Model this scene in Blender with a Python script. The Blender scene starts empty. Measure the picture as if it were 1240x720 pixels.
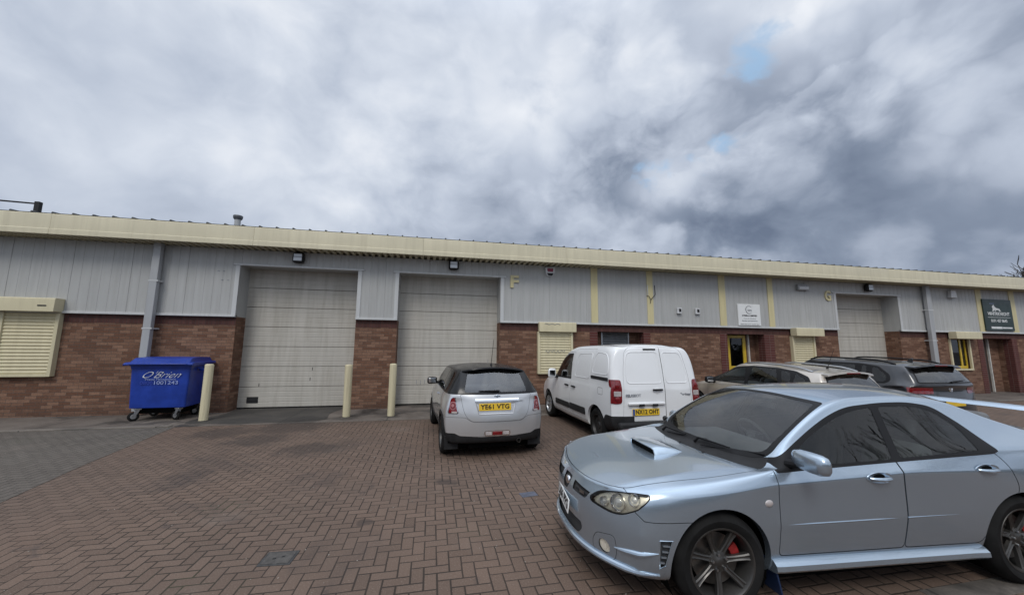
import bpy, bmesh, math, random
import numpy as np
from mathutils import Vector, Matrix
from mathutils.bvhtree import BVHTree
random.seed(7)
R = math.radians
SC = bpy.context.scene
COL = SC.collection

# ---------------------------------------------------------------- objects
def tag(o, label=None, cat=None, group=None, kind=None):
    if label: o['label'] = label
    if cat: o['category'] = cat
    if group: o['group'] = group
    if kind: o['kind'] = kind
    return o

def empty(name, loc=(0, 0, 0), rz=0.0, parent=None):
    o = bpy.data.objects.new(name, None)
    COL.objects.link(o)
    o.location = loc
    o.rotation_euler = (0, 0, rz)
    o.empty_display_size = .2
    if parent: o.parent = parent
    return o

def copy_tree(o, parent=None):
    c = o.copy(); COL.objects.link(c)
    if parent: c.parent = parent
    for ch in [x for x in bpy.data.objects if x.parent == o]:
        copy_tree(ch, c)
    return c

def link_mesh(name, verts, faces, mat, parent=None, smooth=False, normals=None, off=True):
    me = bpy.data.meshes.new(name)
    me.from_pydata([tuple(v) for v in verts], [], [tuple(f) for f in faces])
    me.update()
    if smooth or normals is not None:
        me.polygons.foreach_set('use_smooth', [True] * len(me.polygons))
    if normals is not None:
        me.normals_split_custom_set_from_vertices([tuple(n) for n in normals])
    if mat: me.materials.append(mat)
    o = bpy.data.objects.new(name, me)
    COL.objects.link(o)
    if parent:
        o.parent = parent
    return o

class MB:
    """collects shapes and links them as ONE mesh object"""
    def __init__(s):
        s.v = []; s.f = []
    def add(s, vs, fs):
        n = len(s.v)
        s.v += [tuple(v) for v in vs]
        s.f += [tuple(i + n for i in f) for f in fs]
        return s
    def box(s, x0, x1, y0, y1, z0, z1):
        return s.add([(x0, y0, z0), (x1, y0, z0), (x1, y1, z0), (x0, y1, z0), (x0, y0, z1), (x1, y0, z1), (x1, y1, z1), (x0, y1, z1)],
                     [(0, 3, 2, 1), (4, 5, 6, 7), (0, 1, 5, 4), (1, 2, 6, 5), (2, 3, 7, 6), (3, 0, 4, 7)])
    def obox(s, c, u, v, w, a, b, d):
        """oriented box: centre c, unit axes u,v,w, half sizes a,b,d"""
        c, u, v, w = map(Vector, (c, u, v, w)); vs = []
        for k in (-1, 1):
            for (i, j) in ((-1, -1), (1, -1), (1, 1), (-1, 1)):
                vs.append(c + u * a * i + v * b * j + w * d * k)
        return s.add(vs, [(0, 3, 2, 1), (4, 5, 6, 7), (0, 1, 5, 4), (1, 2, 6, 5), (2, 3, 7, 6), (3, 0, 4, 7)])
    def quad(s, a, b, c, d):
        return s.add([a, b, c, d], [(0, 1, 2, 3)])
    def prism(s, poly, axis, a, b):
        """extrude a 2-D polygon along axis from a to b"""
        def P(p, t):
            return {'x': (t, p[0], p[1]), 'y': (p[0], t, p[1]), 'z': (p[0], p[1], t)}[axis]
        n = len(poly)
        vs = [P(p, a) for p in poly] + [P(p, b) for p in poly]
        fs = [tuple(range(n - 1, -1, -1)), tuple(range(n, 2 * n))]
        fs += [(i, (i + 1) % n, n + (i + 1) % n, n + i) for i in range(n)]
        return s.add(vs, fs)
    def tube(s, pts, r, n=10, cap=True):
        pts = [Vector(p) for p in pts]
        rs = r if isinstance(r, (list, tuple)) else [r] * len(pts)
        rings = []; prev = None
        for i, p in enumerate(pts):
            t = (pts[min(i + 1, len(pts) - 1)] - pts[max(i - 1, 0)]).normalized()
            if prev is None:
                a = Vector((0, 0, 1)) if abs(t.z) < .9 else Vector((1, 0, 0))
                u = t.cross(a).normalized()
            else:
                u = (prev - t * prev.dot(t)).normalized()
            prev = u; w = t.cross(u)
            rings.append([p + (u * math.cos(2 * math.pi * k / n) + w * math.sin(2 * math.pi * k / n)) * rs[i] for k in range(n)])
        vs = [v for rg in rings for v in rg]; fs = []
        for i in range(len(pts) - 1):
            for k in range(n):
                fs.append((i * n + k, i * n + (k + 1) % n, (i + 1) * n + (k + 1) % n, (i + 1) * n + k))
        if cap:
            fs.append(tuple(range(n - 1, -1, -1))); fs.append(tuple((len(pts) - 1) * n + k for k in range(n)))
        return s.add(vs, fs)
    def lathe(s, prof, c, axis='y', n=32, closed=False):
        """prof: list of (radius, along-axis)"""
        vs = []; fs = []; m = len(prof)
        for k in range(n):
            a = 2 * math.pi * k / n; ca, sa = math.cos(a), math.sin(a)
            for (r, t) in prof:
                if axis == 'y': vs.append((c[0] + r * ca, c[1] + t, c[2] + r * sa))
                elif axis == 'z': vs.append((c[0] + r * ca, c[1] + r * sa, c[2] + t))
                else: vs.append((c[0] + t, c[1] + r * ca, c[2] + r * sa))
        for k in range(n):
            k2 = (k + 1) % n
            for i in range(m if closed else m - 1):
                i2 = (i + 1) % m
                fs.append((k * m + i, k * m + i2, k2 * m + i2, k2 * m + i))
        return s.add(vs, fs)
    def build(s, name, mat, parent=None, smooth=False, bevel=0, seg=2, angle=40, autosmooth=None):
        o = link_mesh(name, s.v, s.f, mat, parent)
        bm = bmesh.new(); bm.from_mesh(o.data)
        bmesh.ops.remove_doubles(bm, verts=bm.verts, dist=1e-6)
        bmesh.ops.recalc_face_normals(bm, faces=bm.faces)
        bm.to_mesh(o.data); bm.free()
        if parent is not None and parent.rotation_euler.z == 0 and parent.get('absolute'):
            o.location = -Vector(parent.location)
        if smooth:
            o.data.polygons.foreach_set('use_smooth', [True] * len(o.data.polygons))
            o.data.set_sharp_from_angle(angle=R(autosmooth or 35))
        if bevel:
            b = o.modifiers.new('bevel', 'BEVEL'); b.width = bevel; b.segments = seg; b.limit_method = 'ANGLE'; b.angle_limit = R(angle)
            b.harden_normals = False
            o.data.polygons.foreach_set('use_smooth', [True] * len(o.data.polygons))
            o.data.set_sharp_from_angle(angle=R(60))
        return o

def absroot(name, loc):
    e = empty(name, loc); e['absolute'] = 1
    return e

def fillet(pts, r, n=5, closed=True):
    """round the corners of a polygon; r: one radius or a list"""
    out = []; m = len(pts)
    rs = r if isinstance(r, (list, tuple)) else [r] * m
    for i in range(m):
        p = Vector(pts[i]).to_2d(); a = Vector(pts[i - 1]).to_2d(); b = Vector(pts[(i + 1) % m]).to_2d()
        if rs[i] <= 0: out.append(tuple(p)); continue
        u = (a - p); v = (b - p); lu, lv = u.length, v.length
        if lu < 1e-6 or lv < 1e-6: out.append(tuple(p)); continue
        d = min(rs[i], lu * .48, lv * .48)
        s = p + u / lu * d; e = p + v / lv * d
        for k in range(n + 1):
            t = k / n
            q = s * (1 - t) ** 2 + p * 2 * t * (1 - t) + e * t * t
            out.append((q.x, q.y))
    return out

def circle2(cx, cz, r, n=40, a0=0, a1=360):
    full = abs(a1 - a0) >= 360
    return [(cx + r * math.cos(R(a0 + (a1 - a0) * k / (n if full else n - 1))), cz + r * math.sin(R(a0 + (a1 - a0) * k / (n if full else n - 1)))) for k in range(n)]

def poly_area(p):
    return .5 * sum(p[i][0] * p[(i + 1) % len(p)][1] - p[(i + 1) % len(p)][0] * p[i][1] for i in range(len(p)))

def inset(p, d):
    """offset polygon inwards by d"""
    if poly_area(p) < 0: p = p[::-1]
    q = []
    for a in p:
        if not q or (abs(a[0] - q[-1][0]) + abs(a[1] - q[-1][1])) > 1e-5: q.append(a)
    p = q; n = len(p); out = []
    for i in range(n):
        a, b, c = Vector(p[i - 1]).to_2d(), Vector(p[i]).to_2d(), Vector(p[(i + 1) % n]).to_2d()
        e1 = (b - a).normalized(); e2 = (c - b).normalized()
        n1 = Vector((-e1.y, e1.x)); n2 = Vector((-e2.y, e2.x))
        k = n1 + n2; L = max(1 + n1.dot(n2), .35)
        o = b + k * (d / L)
        out.append((o.x, o.y))
    return out

def inpoly(x, y, p):
    c = False; j = len(p) - 1
    for i in range(len(p)):
        if (p[i][1] > y) != (p[j][1] > y) and x < (p[j][0] - p[i][0]) * (y - p[i][1]) / (p[j][1] - p[i][1]) + p[i][0]: c = not c
        j = i
    return c

def text_mesh(name, body, size, mat, parent, loc, xdir, zdir, width=None, extrude=.002, shear=0, bold=0.0, align='CENTER', space=1.0):
    """flat lettering: xdir = reading direction, zdir = letter up"""
    cu = bpy.data.curves.new('lettering', 'FONT')
    cu.body = body; cu.size = size; cu.align_x = align; cu.align_y = 'CENTER'; cu.extrude = extrude; cu.shear = shear; cu.offset = bold
    cu.space_character = space; cu.resolution_u = 3
    t = bpy.data.objects.new('tmp', cu); COL.objects.link(t)
    dg = bpy.context.evaluated_depsgraph_get()
    me = bpy.data.meshes.new_from_object(t.evaluated_get(dg))
    bpy.data.objects.remove(t)
    me.name = name; me.materials.clear(); me.materials.append(mat)
    xs = [v.co.x for v in me.vertices]
    sx = 1
    if width and xs: sx = width / (max(xs) - min(xs))
    X = Vector(xdir).normalized(); Z = Vector(zdir).normalized(); Y = X.cross(Z)
    n = -Y   # letters face along -Y = X x up reversed
    M = Matrix((X * sx, Z, X.cross(Z))).transposed()
    for v in me.vertices:
        p = v.co.copy(); v.co = M @ Vector((p.x, p.y, p.z)) + Vector(loc)
    o = bpy.data.objects.new(name, me); COL.objects.link(o)
    if parent:
        o.parent = parent
        if parent.get('absolute'): o.location = -Vector(parent.location)
    return o

# ---------------------------------------------------------------- materials
class NT:
    def __init__(s, nt): s.nt = nt; s.nt.nodes.clear()
    def n(s, t, **k):
        nd = s.nt.nodes.new(t)
        for a, b in k.items():
            if a.startswith('i_'): s.set(nd.inputs[a[2:].replace('_', ' ')], b)
            else: setattr(nd, a, b)
        return nd
    def set(s, sock, v):
        if isinstance(v, bpy.types.NodeSocket): s.nt.links.new(v, sock)
        else:
            if hasattr(sock.default_value, '__len__') and len(sock.default_value) == 4 and hasattr(v, '__len__') and len(v) == 3: v = (*v, 1)
            sock.default_value = v
    def m(s, op, a, b=None, c=None, clamp=False):
        nd = s.nt.nodes.new('ShaderNodeMath'); nd.operation = op; nd.use_clamp = clamp
        s.set(nd.inputs[0], a)
        if b is not None: s.set(nd.inputs[1], b)
        if c is not None: s.set(nd.inputs[2], c)
        return nd.outputs[0]
    def vm(s, op, a, b=None, out=0):
        nd = s.nt.nodes.new('ShaderNodeVectorMath'); nd.operation = op
        s.set(nd.inputs[0], a)
        if b is not None: s.set(nd.inputs[1], b)
        return nd.outputs[out]
    def mix(s, f, a, b, blend='MIX'):
        nd = s.nt.nodes.new('ShaderNodeMix'); nd.data_type = 'RGBA'; nd.blend_type = blend
        s.set(nd.inputs[0], f); s.set(nd.inputs[6], a); s.set(nd.inputs[7], b)
        return nd.outputs[2]
    def ramp(s, f, a, b, lo=0., hi=1., smooth=True):
        nd = s.nt.nodes.new('ShaderNodeMapRange'); nd.interpolation_type = 'SMOOTHSTEP' if smooth else 'LINEAR'
        s.set(nd.inputs[0], f); nd.inputs[1].default_value = a; nd.inputs[2].default_value = b; nd.inputs[3].default_value = lo; nd.inputs[4].default_value = hi
        return nd.outputs[0]
    def noise(s, vec, scale, detail=4, rough=.55, dist=0., out='Fac'):
        nd = s.n('ShaderNodeTexNoise'); nd.noise_dimensions = '3D'
        if vec is not None: s.set(nd.inputs['Vector'], vec)
        s.set(nd.inputs['Scale'], scale); nd.inputs['Detail'].default_value = detail; nd.inputs['Roughness'].default_value = rough; nd.inputs['Distortion'].default_value = dist
        return nd.outputs[out]
    def pos(s): return s.n('ShaderNodeNewGeometry').outputs['Position']
    def obj(s): return s.n('ShaderNodeTexCoord').outputs['Object']
    def sep(s, v):
        o = s.n('ShaderNodeSeparateXYZ', i_Vector=v).outputs
        return o[0], o[1], o[2]
    def comb(s, x, y, z): return s.n('ShaderNodeCombineXYZ', i_X=x, i_Y=y, i_Z=z).outputs[0]
    def bump(s, h, strength=.3, dist=.01):
        return s.n('ShaderNodeBump', i_Strength=strength, i_Distance=dist, i_Height=h).outputs[0]
    def out(s, sh):
        o = s.n('ShaderNodeOutputMaterial'); s.nt.links.new(sh, o.inputs[0])
    def bsdf(s, color, rough=.5, metal=0., normal=None, coat=0., spec=.5, coat_rough=.05):
        nd = s.n('ShaderNodeBsdfPrincipled')
        s.set(nd.inputs['Base Color'], color); s.set(nd.inputs['Roughness'], rough); s.set(nd.inputs['Metallic'], metal)
        nd.inputs['Coat Weight'].default_value = coat; nd.inputs['Coat Roughness'].default_value = coat_rough
        nd.inputs['Specular IOR Level'].default_value = spec
        if normal is not None: s.set(nd.inputs['Normal'], normal)
        return nd.outputs[0]

def newmat(name):
    m = bpy.data.materials.new(name); m.use_nodes = True
    return m, NT(m.node_tree)

def simple(name, col, rough=.5, metal=0., coat=0., var=.12, scale=6., bump=0., spec=.5):
    m, g = newmat(name)
    p = g.obj()
    f = g.noise(p, scale, 5, .6)
    c = g.mix(g.ramp(f, .3, .7), tuple(x * (1 - var) for x in col), tuple(min(1, x * (1 + var)) for x in col))
    nrm = g.bump(g.noise(p, scale * 14, 3), bump, .004) if bump else None
    rr = g.ramp(f, .25, .75, max(.02, rough - .06), rough + .06)
    g.out(g.bsdf(c, rr, metal, nrm, coat, spec))
    return m

def paint(name, col, metal=.0, rough=.3, flake=.0, coat=1.0, dirt=.12):
    m, g = newmat(name)
    p = g.obj(); z = g.sep(p)[2]
    v = g.noise(p, 900, 0)
    c = col
    cc = g.mix(g.m('MULTIPLY', v, flake), c, tuple(min(1, x * 1.7) for x in c))
    d = g.noise(p, 3.2, 6, .65)
    low = g.ramp(z, .15, .75, 1., .15)
    dm = g.m('MULTIPLY', g.m('MULTIPLY', g.ramp(d, .35, .85), low), dirt * 2, clamp=True)
    cc = g.mix(dm, cc, (.10, .09, .08))
    rr = g.m('ADD', g.m('MULTIPLY', dm, .4), rough)
    nd = g.n('ShaderNodeBsdfPrincipled')
    g.set(nd.inputs['Base Color'], cc); g.set(nd.inputs['Roughness'], rr); g.set(nd.inputs['Metallic'], g.m('MULTIPLY', g.m('SUBTRACT', 1., dm), metal))
    g.set(nd.inputs['Coat Weight'], g.m('SUBTRACT', coat, g.m('MULTIPLY', dm, .6)))
    g.set(nd.inputs['Coat Roughness'], g.m('ADD', .03, g.m('MULTIPLY', d, .04)))
    g.out(nd.outputs[0])
    return m

def glassmat(name, tint, ior=1.6, rough=.0, dirt=.04):
    m, g = newmat(name)
    fr = g.n('ShaderNodeFresnel', i_IOR=ior).outputs[0]
    tr = g.n('ShaderNodeBsdfTransparent', i_Color=tint).outputs[0]
    gl = g.n('ShaderNodeBsdfGlossy', i_Color=(1, 1, 1), i_Roughness=rough).outputs[0]
    mx = g.n('ShaderNodeMixShader'); g.set(mx.inputs[0], fr); g.set(mx.inputs[1], tr); g.set(mx.inputs[2], gl)
    df = g.n('ShaderNodeBsdfDiffuse', i_Color=(.35, .35, .34)).outputs[0]
    d = g.m('MULTIPLY', g.ramp(g.noise(g.obj(), 2.5, 5, .6), .35, .8), dirt)
    mx2 = g.n('ShaderNodeMixShader'); g.set(mx2.inputs[0], d); g.set(mx2.inputs[1], mx.outputs[0]); g.set(mx2.inputs[2], df)
    g.out(mx2.outputs[0])
    return m

M = {}
M['black_trim'] = simple('black_trim', (.009, .009, .010), .5, var=.2, spec=.22)
M['black_plastic'] = simple('black_plastic', (.018, .018, .019), .6, var=.25, bump=.1, spec=.25)
M['rubber'] = simple('tyre_rubber', (.013, .013, .013), .8, var=.35, bump=.15, spec=.15)
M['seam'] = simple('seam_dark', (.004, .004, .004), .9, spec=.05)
M['lining'] = simple('cabin_lining', (.06, .06, .061), .9, spec=.1)
M['seat'] = simple('seat_cloth', (.12, .123, .128), .9, var=.25)
M['chrome'] = simple('chrome', (.75, .76, .78), .12, 1., var=.04)
M['mirror_glass'] = simple('mirror_glass', (.70, .73, .76), .04, 1., var=.02)
M['ring_lens'] = simple('ring_lens', (.34, .13, .13), .15, coat=1.)
M['alu'] = simple('bare_metal', (.45, .46, .47), .35, 1.)
M['alloy_grey'] = simple('alloy_grey', (.085, .082, .078), .36, .7, var=.12)
M['steel_black'] = simple('steel_wheel_black', (.022, .022, .022), .5, .2)
M['hubcap'] = simple('hubcap_silver', (.42, .43, .44), .35, .8)
M['disc'] = simple('brake_disc', (.16, .15, .14), .4, .9)
M['red_paint'] = simple('caliper_red', (.24, .015, .015), .45, var=.3, scale=20)
M['red_lens'] = simple('red_lens', (.16, .006, .008), .12, coat=1., var=.3, scale=30)
M['white_lens'] = simple('white_lens', (.42, .38, .37), .15, coat=1.)
M['reflector'] = simple('lamp_reflector', (.80, .76, .64), .30, .35, var=.15, scale=12)
M['plate_white'] = simple('plate_white', (.72, .73, .72), .4, coat=.3, var=.03)
M['plate_yellow'] = simple('plate_yellow', (.72, .47, .03), .4, coat=.3, var=.05)
M['plate_blue'] = simple('plate_blue', (.02, .07, .25), .4)
M['ink'] = simple('black_ink', (.012, .012, .012), .5)
M['grey_ink'] = simple('grey_ink', (.22, .23, .25), .5)
M['white_ink'] = simple('white_ink', (.62, .64, .64), .5)
M['faded_ink'] = simple('faded_white_ink', (.26, .32, .55), .6)
M['glass_ws'] = glassmat('glass_windscreen', (.88, .93, .91), 1.68, dirt=.05)
M['glass_side'] = glassmat('glass_side', (.56, .61, .60), 1.5, dirt=.010)
M['glass_dark'] = glassmat('glass_tinted', (.18, .20, .21), 1.55, dirt=.012)
M['glass_rear'] = glassmat('glass_rear', (.42, .48, .48), 2.1, dirt=.03)
M['lens_clear'] = glassmat('lens_clear', (.93, .92, .88), 1.45, dirt=.05)
M['dash'] = simple('dashboard', (.12, .12, .122), .7)
M['lamp_glass'] = simple('lamp_glass', (.72, .73, .72), .12, .2, coat=1.)
M['headliner'] = simple('headliner', (.32, .32, .31), .9)
# ---------------------------------------------------------------- car bodies
def interp(tab, x):
    t = sorted(tab)
    xs = [a[0] for a in t]
    return tuple(float(np.interp(x, xs, [a[k] for a in t])) for k in range(1, len(t[0])))

class Car:
    """half body (y >= 0) as a subdivision cage; panels, glass and lamps are cut out of the smooth surface and mirrored"""
    def __init__(s, root, spec, level=3):
        s.root = root; s.sp = spec
        cols = spec['cols']; rows = spec['rows']; S = len(rows) + 1; T = 6
        V = []; idx = {}; crease = {}
        def add(k, p):
            idx[k] = len(V); V.append(Vector(p)); return idx[k]
        for c, col in enumerate(cols):
            x, b, t0, t1, ce = col
            for r, tab in enumerate(rows):
                y, z = interp(tab, x)
                dx = spec.get('dx', {}).get((c, r), 0)
                add((r, c), (x + dx, y, z))
            add((S - 1, c), b)
            add((S, c), t0); add((S + 1, c), t1)
            xc, zc = ce
            cp = spec.get('crown', 2.2)
            for k, fr in enumerate((.74, .46, .22)):
                add((S + 2 + k, c), (xc + (t1[0] - xc) * fr ** 2.0, t1[1] * fr, zc + (t1[2] - zc) * fr ** cp))
            add((S + 5, c), (xc, 0, zc))
        N = len(cols)
        def fascia(key, c, centre, n):
            for k in range(1, T + 1): idx[(key, S - 1, k)] = idx[(S - 1 + k, c)]
            yb = V[idx[(S - 1, c)]].y
            for r in range(S):
                idx[(key, r, 0)] = idx[(r, c)]
            for r in range(S - 1):
                p0 = V[idx[(r, c)]]; xf, zf = centre[r]
                for k in range(1, T + 1):
                    fr = V[idx[(S - 1 + k, c)]].y / yb
                    add((key, r, k), (xf + (p0.x - xf) * fr ** n, p0.y * fr, zf + (p0.z - zf) * fr ** 2))
        fascia('F', 0, spec['front'], spec.get('fn', 2.4)); fascia('R', N - 1, spec['rear'], spec.get('rn', 3.))
        F = []
        for c in range(N - 1):
            for r in range(S + T - 1):
                F.append((idx[(r, c)], idx[(r + 1, c)], idx[(r + 1, c + 1)], idx[(r, c + 1)]))
        for key in 'FR':
            for r in range(S - 1):
                for k in range(T):
                    F.append((idx[(key, r, k)], idx[(key, r + 1, k)], idx[(key, r + 1, k + 1)], idx[(key, r, k + 1)]))
        cr = {}
        for (ra, rb, w) in spec.get('crease_rows', []):     # row ra creased between columns
            pass
        for (r, c0, c1, w) in spec.get('crease', []):
            for c in range(c0, c1): cr[frozenset((idx[(r, c)], idx[(r, c + 1)]))] = w
        for (key, r, w) in spec.get('crease_f', []):
            for k in range(T): cr[frozenset((idx[(key, r, k)], idx[(key, r, k + 1)]))] = w
        for (c, r0, r1, w) in spec.get('crease_c', []):
            for r in range(r0, r1): cr[frozenset((idx[(r, c)], idx[(r + 1, c)]))] = w
        # mirror
        n0 = len(V); mir = {}
        for i in range(n0):
            if abs(V[i].y) < 1e-6: mir[i] = i
            else:
                mir[i] = len(V); V.append(Vector((V[i].x, -V[i].y, V[i].z)))
        F2 = F + [tuple(mir[i] for i in f[::-1]) for f in F]
        for e, w in list(cr.items()): cr[frozenset(mir[i] for i in e)] = w
        target = [v.copy() for v in V]; P = [v.copy() for v in V]
        me = bpy.data.meshes.new('cage'); me.from_pydata([tuple(p) for p in P], [], F2); me.update()
        at = me.attributes.new('crease_edge', 'FLOAT', 'EDGE')
        for i, e in enumerate(me.edges): at.data[i].value = cr.get(frozenset(e.vertices), 0.)
        o = bpy.data.objects.new('cage', me); COL.objects.link(o)
        md = o.modifiers.new('s', 'SUBSURF'); md.levels = 1; md.render_levels = 1; md.use_limit_surface = True
        nV = len(V)
        for it in range(spec.get('fit', 4)):
            me.vertices.foreach_set('co', [q for p in P for q in p]); me.update()
            dg = bpy.context.evaluated_depsgraph_get(); dg.update()
            ev = o.evaluated_get(dg).data
            for i in range(nV):
                P[i] += (target[i] - ev.vertices[i].co) * .8
        me.vertices.foreach_set('co', [q for p in P for q in p]); me.update()
        md.levels = level; dg = bpy.context.evaluated_depsgraph_get(); dg.update()
        full = bpy.data.meshes.new_from_object(o.evaluated_get(dg))
        bpy.data.objects.remove(o)
        bm = bmesh.new(); bm.from_mesh(full)
        bmesh.ops.recalc_face_normals(bm, faces=bm.faces)
        # make sure normals point outwards
        f = max(bm.faces, key=lambda f: f.calc_center_median().z)
        if f.normal.z < 0: bmesh.ops.reverse_faces(bm, faces=bm.faces)
        bm.normal_update()
        s.bvh = BVHTree.FromBMesh(bm)
        L = bm.verts.layers.float_vector.new('nrm')
        for v in bm.verts: v[L] = v.normal
        bmesh.ops.delete(bm, geom=[f for f in bm.faces if f.calc_center_median().y < -1e-5], context='FACES')
        s.bm = bm; s.L = L
        s.T = bm.faces.layers.int.new('tag'); s.tags = ['body']
        s.lips = []

    def surf(s, o, d):
        h = s.bvh.ray_cast(Vector(o), Vector(d))
        return h[0], h[1]

    def tid(s, t):
        if t not in s.tags: s.tags.append(t)
        return s.tags.index(t)

    def cut(s, t, ax, poly, filt=None, gap=0., over=None, gaptag='seam', face=None):
        A = {'side': (0, 2), 'front': (1, 2), 'rear': (1, 2), 'top': (0, 1)}[ax]
        bm = s.bm
        dflt = {'side': lambda f: f.normal.y > .12, 'front': lambda f: f.normal.x > .05, 'rear': lambda f: f.normal.x < -.05, 'top': lambda f: f.normal.z > .15}[ax]
        if face: dflt = face
        if poly_area(poly) < 0: poly = poly[::-1]
        ok = [s.tid(q) for q in over] if over else None
        polys = [poly] + ([inset(poly, gap)] if gap else [])
        x0 = min(p[0] for p in poly) - .02; x1 = max(p[0] for p in poly) + .02; y0 = min(p[1] for p in poly) - .02; y1 = max(p[1] for p in poly) + .02
        def bb(f):
            a = [v.co[A[0]] for v in f.verts]; b = [v.co[A[1]] for v in f.verts]
            return min(a), max(a), min(b), max(b)
        def over_ok(f):
            if not dflt(f): return False
            if ok is not None and f[s.T] not in ok: return False
            return filt is None or filt(f.calc_center_median())
        cand = set()
        for f in bm.faces:
            q = bb(f)
            if q[1] >= x0 and q[0] <= x1 and q[3] >= y0 and q[2] <= y1 and over_ok(f): cand.add(f)
        for pl in polys:
            for i in range(len(pl)):
                a = pl[i]; b = pl[(i + 1) % len(pl)]
                if abs(a[0] - b[0]) + abs(a[1] - b[1]) < 1e-6: continue
                ex0, ex1 = min(a[0], b[0]) - 1e-4, max(a[0], b[0]) + 1e-4; ey0, ey1 = min(a[1], b[1]) - 1e-4, max(a[1], b[1]) + 1e-4
                sub = []
                for f in cand:
                    q = bb(f)
                    if q[1] >= ex0 and q[0] <= ex1 and q[3] >= ey0 and q[2] <= ey1: sub.append(f)
                if not sub: continue
                co = Vector((0, 0, 0)); no = Vector((0, 0, 0))
                co[A[0]] = a[0]; co[A[1]] = a[1]
                no[A[0]] = -(b[1] - a[1]); no[A[1]] = b[0] - a[0]
                no.normalize()
                es = set(e for f in sub for e in f.edges); vs = set(v for f in sub for v in f.verts)
                r = bmesh.ops.bisect_plane(bm, geom=list(vs) + list(es) + sub, dist=1e-5, plane_co=co, plane_no=no)
                for g in r['geom']:
                    if isinstance(g, bmesh.types.BMFace): cand.add(g)
        ti = s.tid(t); gi = s.tid(gaptag) if gap else None
        for f in cand:
            c = f.calc_center_median(); u, w = c[A[0]], c[A[1]]
            if inpoly(u, w, polys[0]):
                f[s.T] = gi if (gap and not inpoly(u, w, polys[1])) else ti

    def arch(s, cx, cz, r, zbot=0., n=40, lip=.05):
        """wheel opening"""
        poly = [(cx + r * math.cos(R(a)), cz + r * math.sin(R(a))) for a in np.linspace(-8, 188, n)] + [(cx - r * 1.02, zbot - .3), (cx + r * 1.02, zbot - .3)]
        s.cut('hole', 'side', poly, filt=lambda c: c.y > .3)
        hi = s.tid('hole')
        for f in s.bm.faces:
            c = f.calc_center_median()
            if c.y > .25 and inpoly(c.x, c.z, poly): f[s.T] = hi
        for e in s.bm.edges:
            if len(e.link_faces) == 2 and sum(f[s.T] == hi for f in e.link_faces) == 1:
                m = (e.verts[0].co + e.verts[1].co) / 2
                if abs(math.hypot(m.x - cx, m.z - cz) - r) < .03 and m.z > cz - r * .35:
                    s.lips.append((e.verts[0].co.copy(), e.verts[1].co.copy(), lip))

    def line(s, name, mat, pts, d, r=.004, parent=None, closed=False, off=0., step=.04):
        """a bead lying on the surface: pts are 3-D starting points, d the direction towards the body"""
        P = [Vector(p) for p in pts]
        if closed: P.append(P[0])
        out = []
        for a, b in zip(P, P[1:]):
            n = max(1, int((b - a).length / step))
            for k in range(n):
                q, nn = s.surf(a.lerp(b, k / n), d)
                if q: out.append(q + nn * off)
        q, nn = s.surf(P[-1], d)
        if q: out.append(q + nn * off)
        mb = MB(); mb.tube(out, r, 6, not closed)
        return mb.build(name, mat, parent or s.root, smooth=True)

    def part(s, t, off=0.):
        ti = s.tid(t) if isinstance(t, str) else None
        ids = [ti] if ti is not None else [s.tid(q) for q in t]
        vm = {}; vs = []; ns = []; fs = []
        s.bm.verts.index_update()
        for f in s.bm.faces:
            if f[s.T] in ids:
                q = []
                for v in f.verts:
                    k = v.index
                    if k not in vm:
                        vm[k] = len(vs); n = Vector(v[s.L])
                        n = n.normalized() if n.length > 1e-6 else v.normal.copy()
                        vs.append(v.co + n * off); ns.append(n)
                    q.append(vm[k])
                fs.append(q)
        return vs, fs, ns

    def emit(s, t, name, mat, parent=None, mode='one', off=0., thick=0.):
        """mode one: both halves in one mesh; pair: two mirrored objects; left: the y>0 half only"""
        parent = parent or s.root
        vs, fs, ns = s.part(t, off)
        if not fs: print('EMPTY PART', t, name); return []
        if thick:
            # closed edge: add a rim going inwards
            from collections import Counter
            ec = Counter()
            for f in fs:
                for i in range(len(f)): ec[frozenset((f[i], f[(i + 1) % len(f)]))] += 1
            ext = {}
            nv = list(vs); nn = list(ns); nf = list(fs)
            for f in fs:
                for i in range(len(f)):
                    a, b = f[i], f[(i + 1) % len(f)]
                    if ec[frozenset((a, b))] == 1 and not (abs(vs[a].y) < 1e-4 and abs(vs[b].y) < 1e-4):
                        k = len(nv)
                        nv += [vs[a], vs[b], vs[b] - ns[b] * thick, vs[a] - ns[a] * thick]
                        e = (vs[b] - vs[a]); on = e.cross(ns[a])
                        on = on.normalized() if on.length > 1e-9 else ns[a]
                        nn += [on] * 4; nf.append((k + 1, k, k + 3, k + 2))
            vs, fs, ns = nv, nf, nn
        mv = [Vector((v.x, -v.y, v.z)) for v in vs]; mn = [Vector((n.x, -n.y, n.z)) for n in ns]; mf = [f[::-1] for f in fs]
        if mode == 'one':
            k = len(vs)
            o = link_mesh(name, vs + mv, list(fs) + [[i + k for i in f] for f in mf], mat, parent, normals=ns + mn)
            return [o]
        a = link_mesh(name, vs, fs, mat, parent, normals=ns)
        if mode == 'left': return [a]
        b = link_mesh(name, mv, mf, mat, parent, normals=mn)
        return [a, b]

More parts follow.
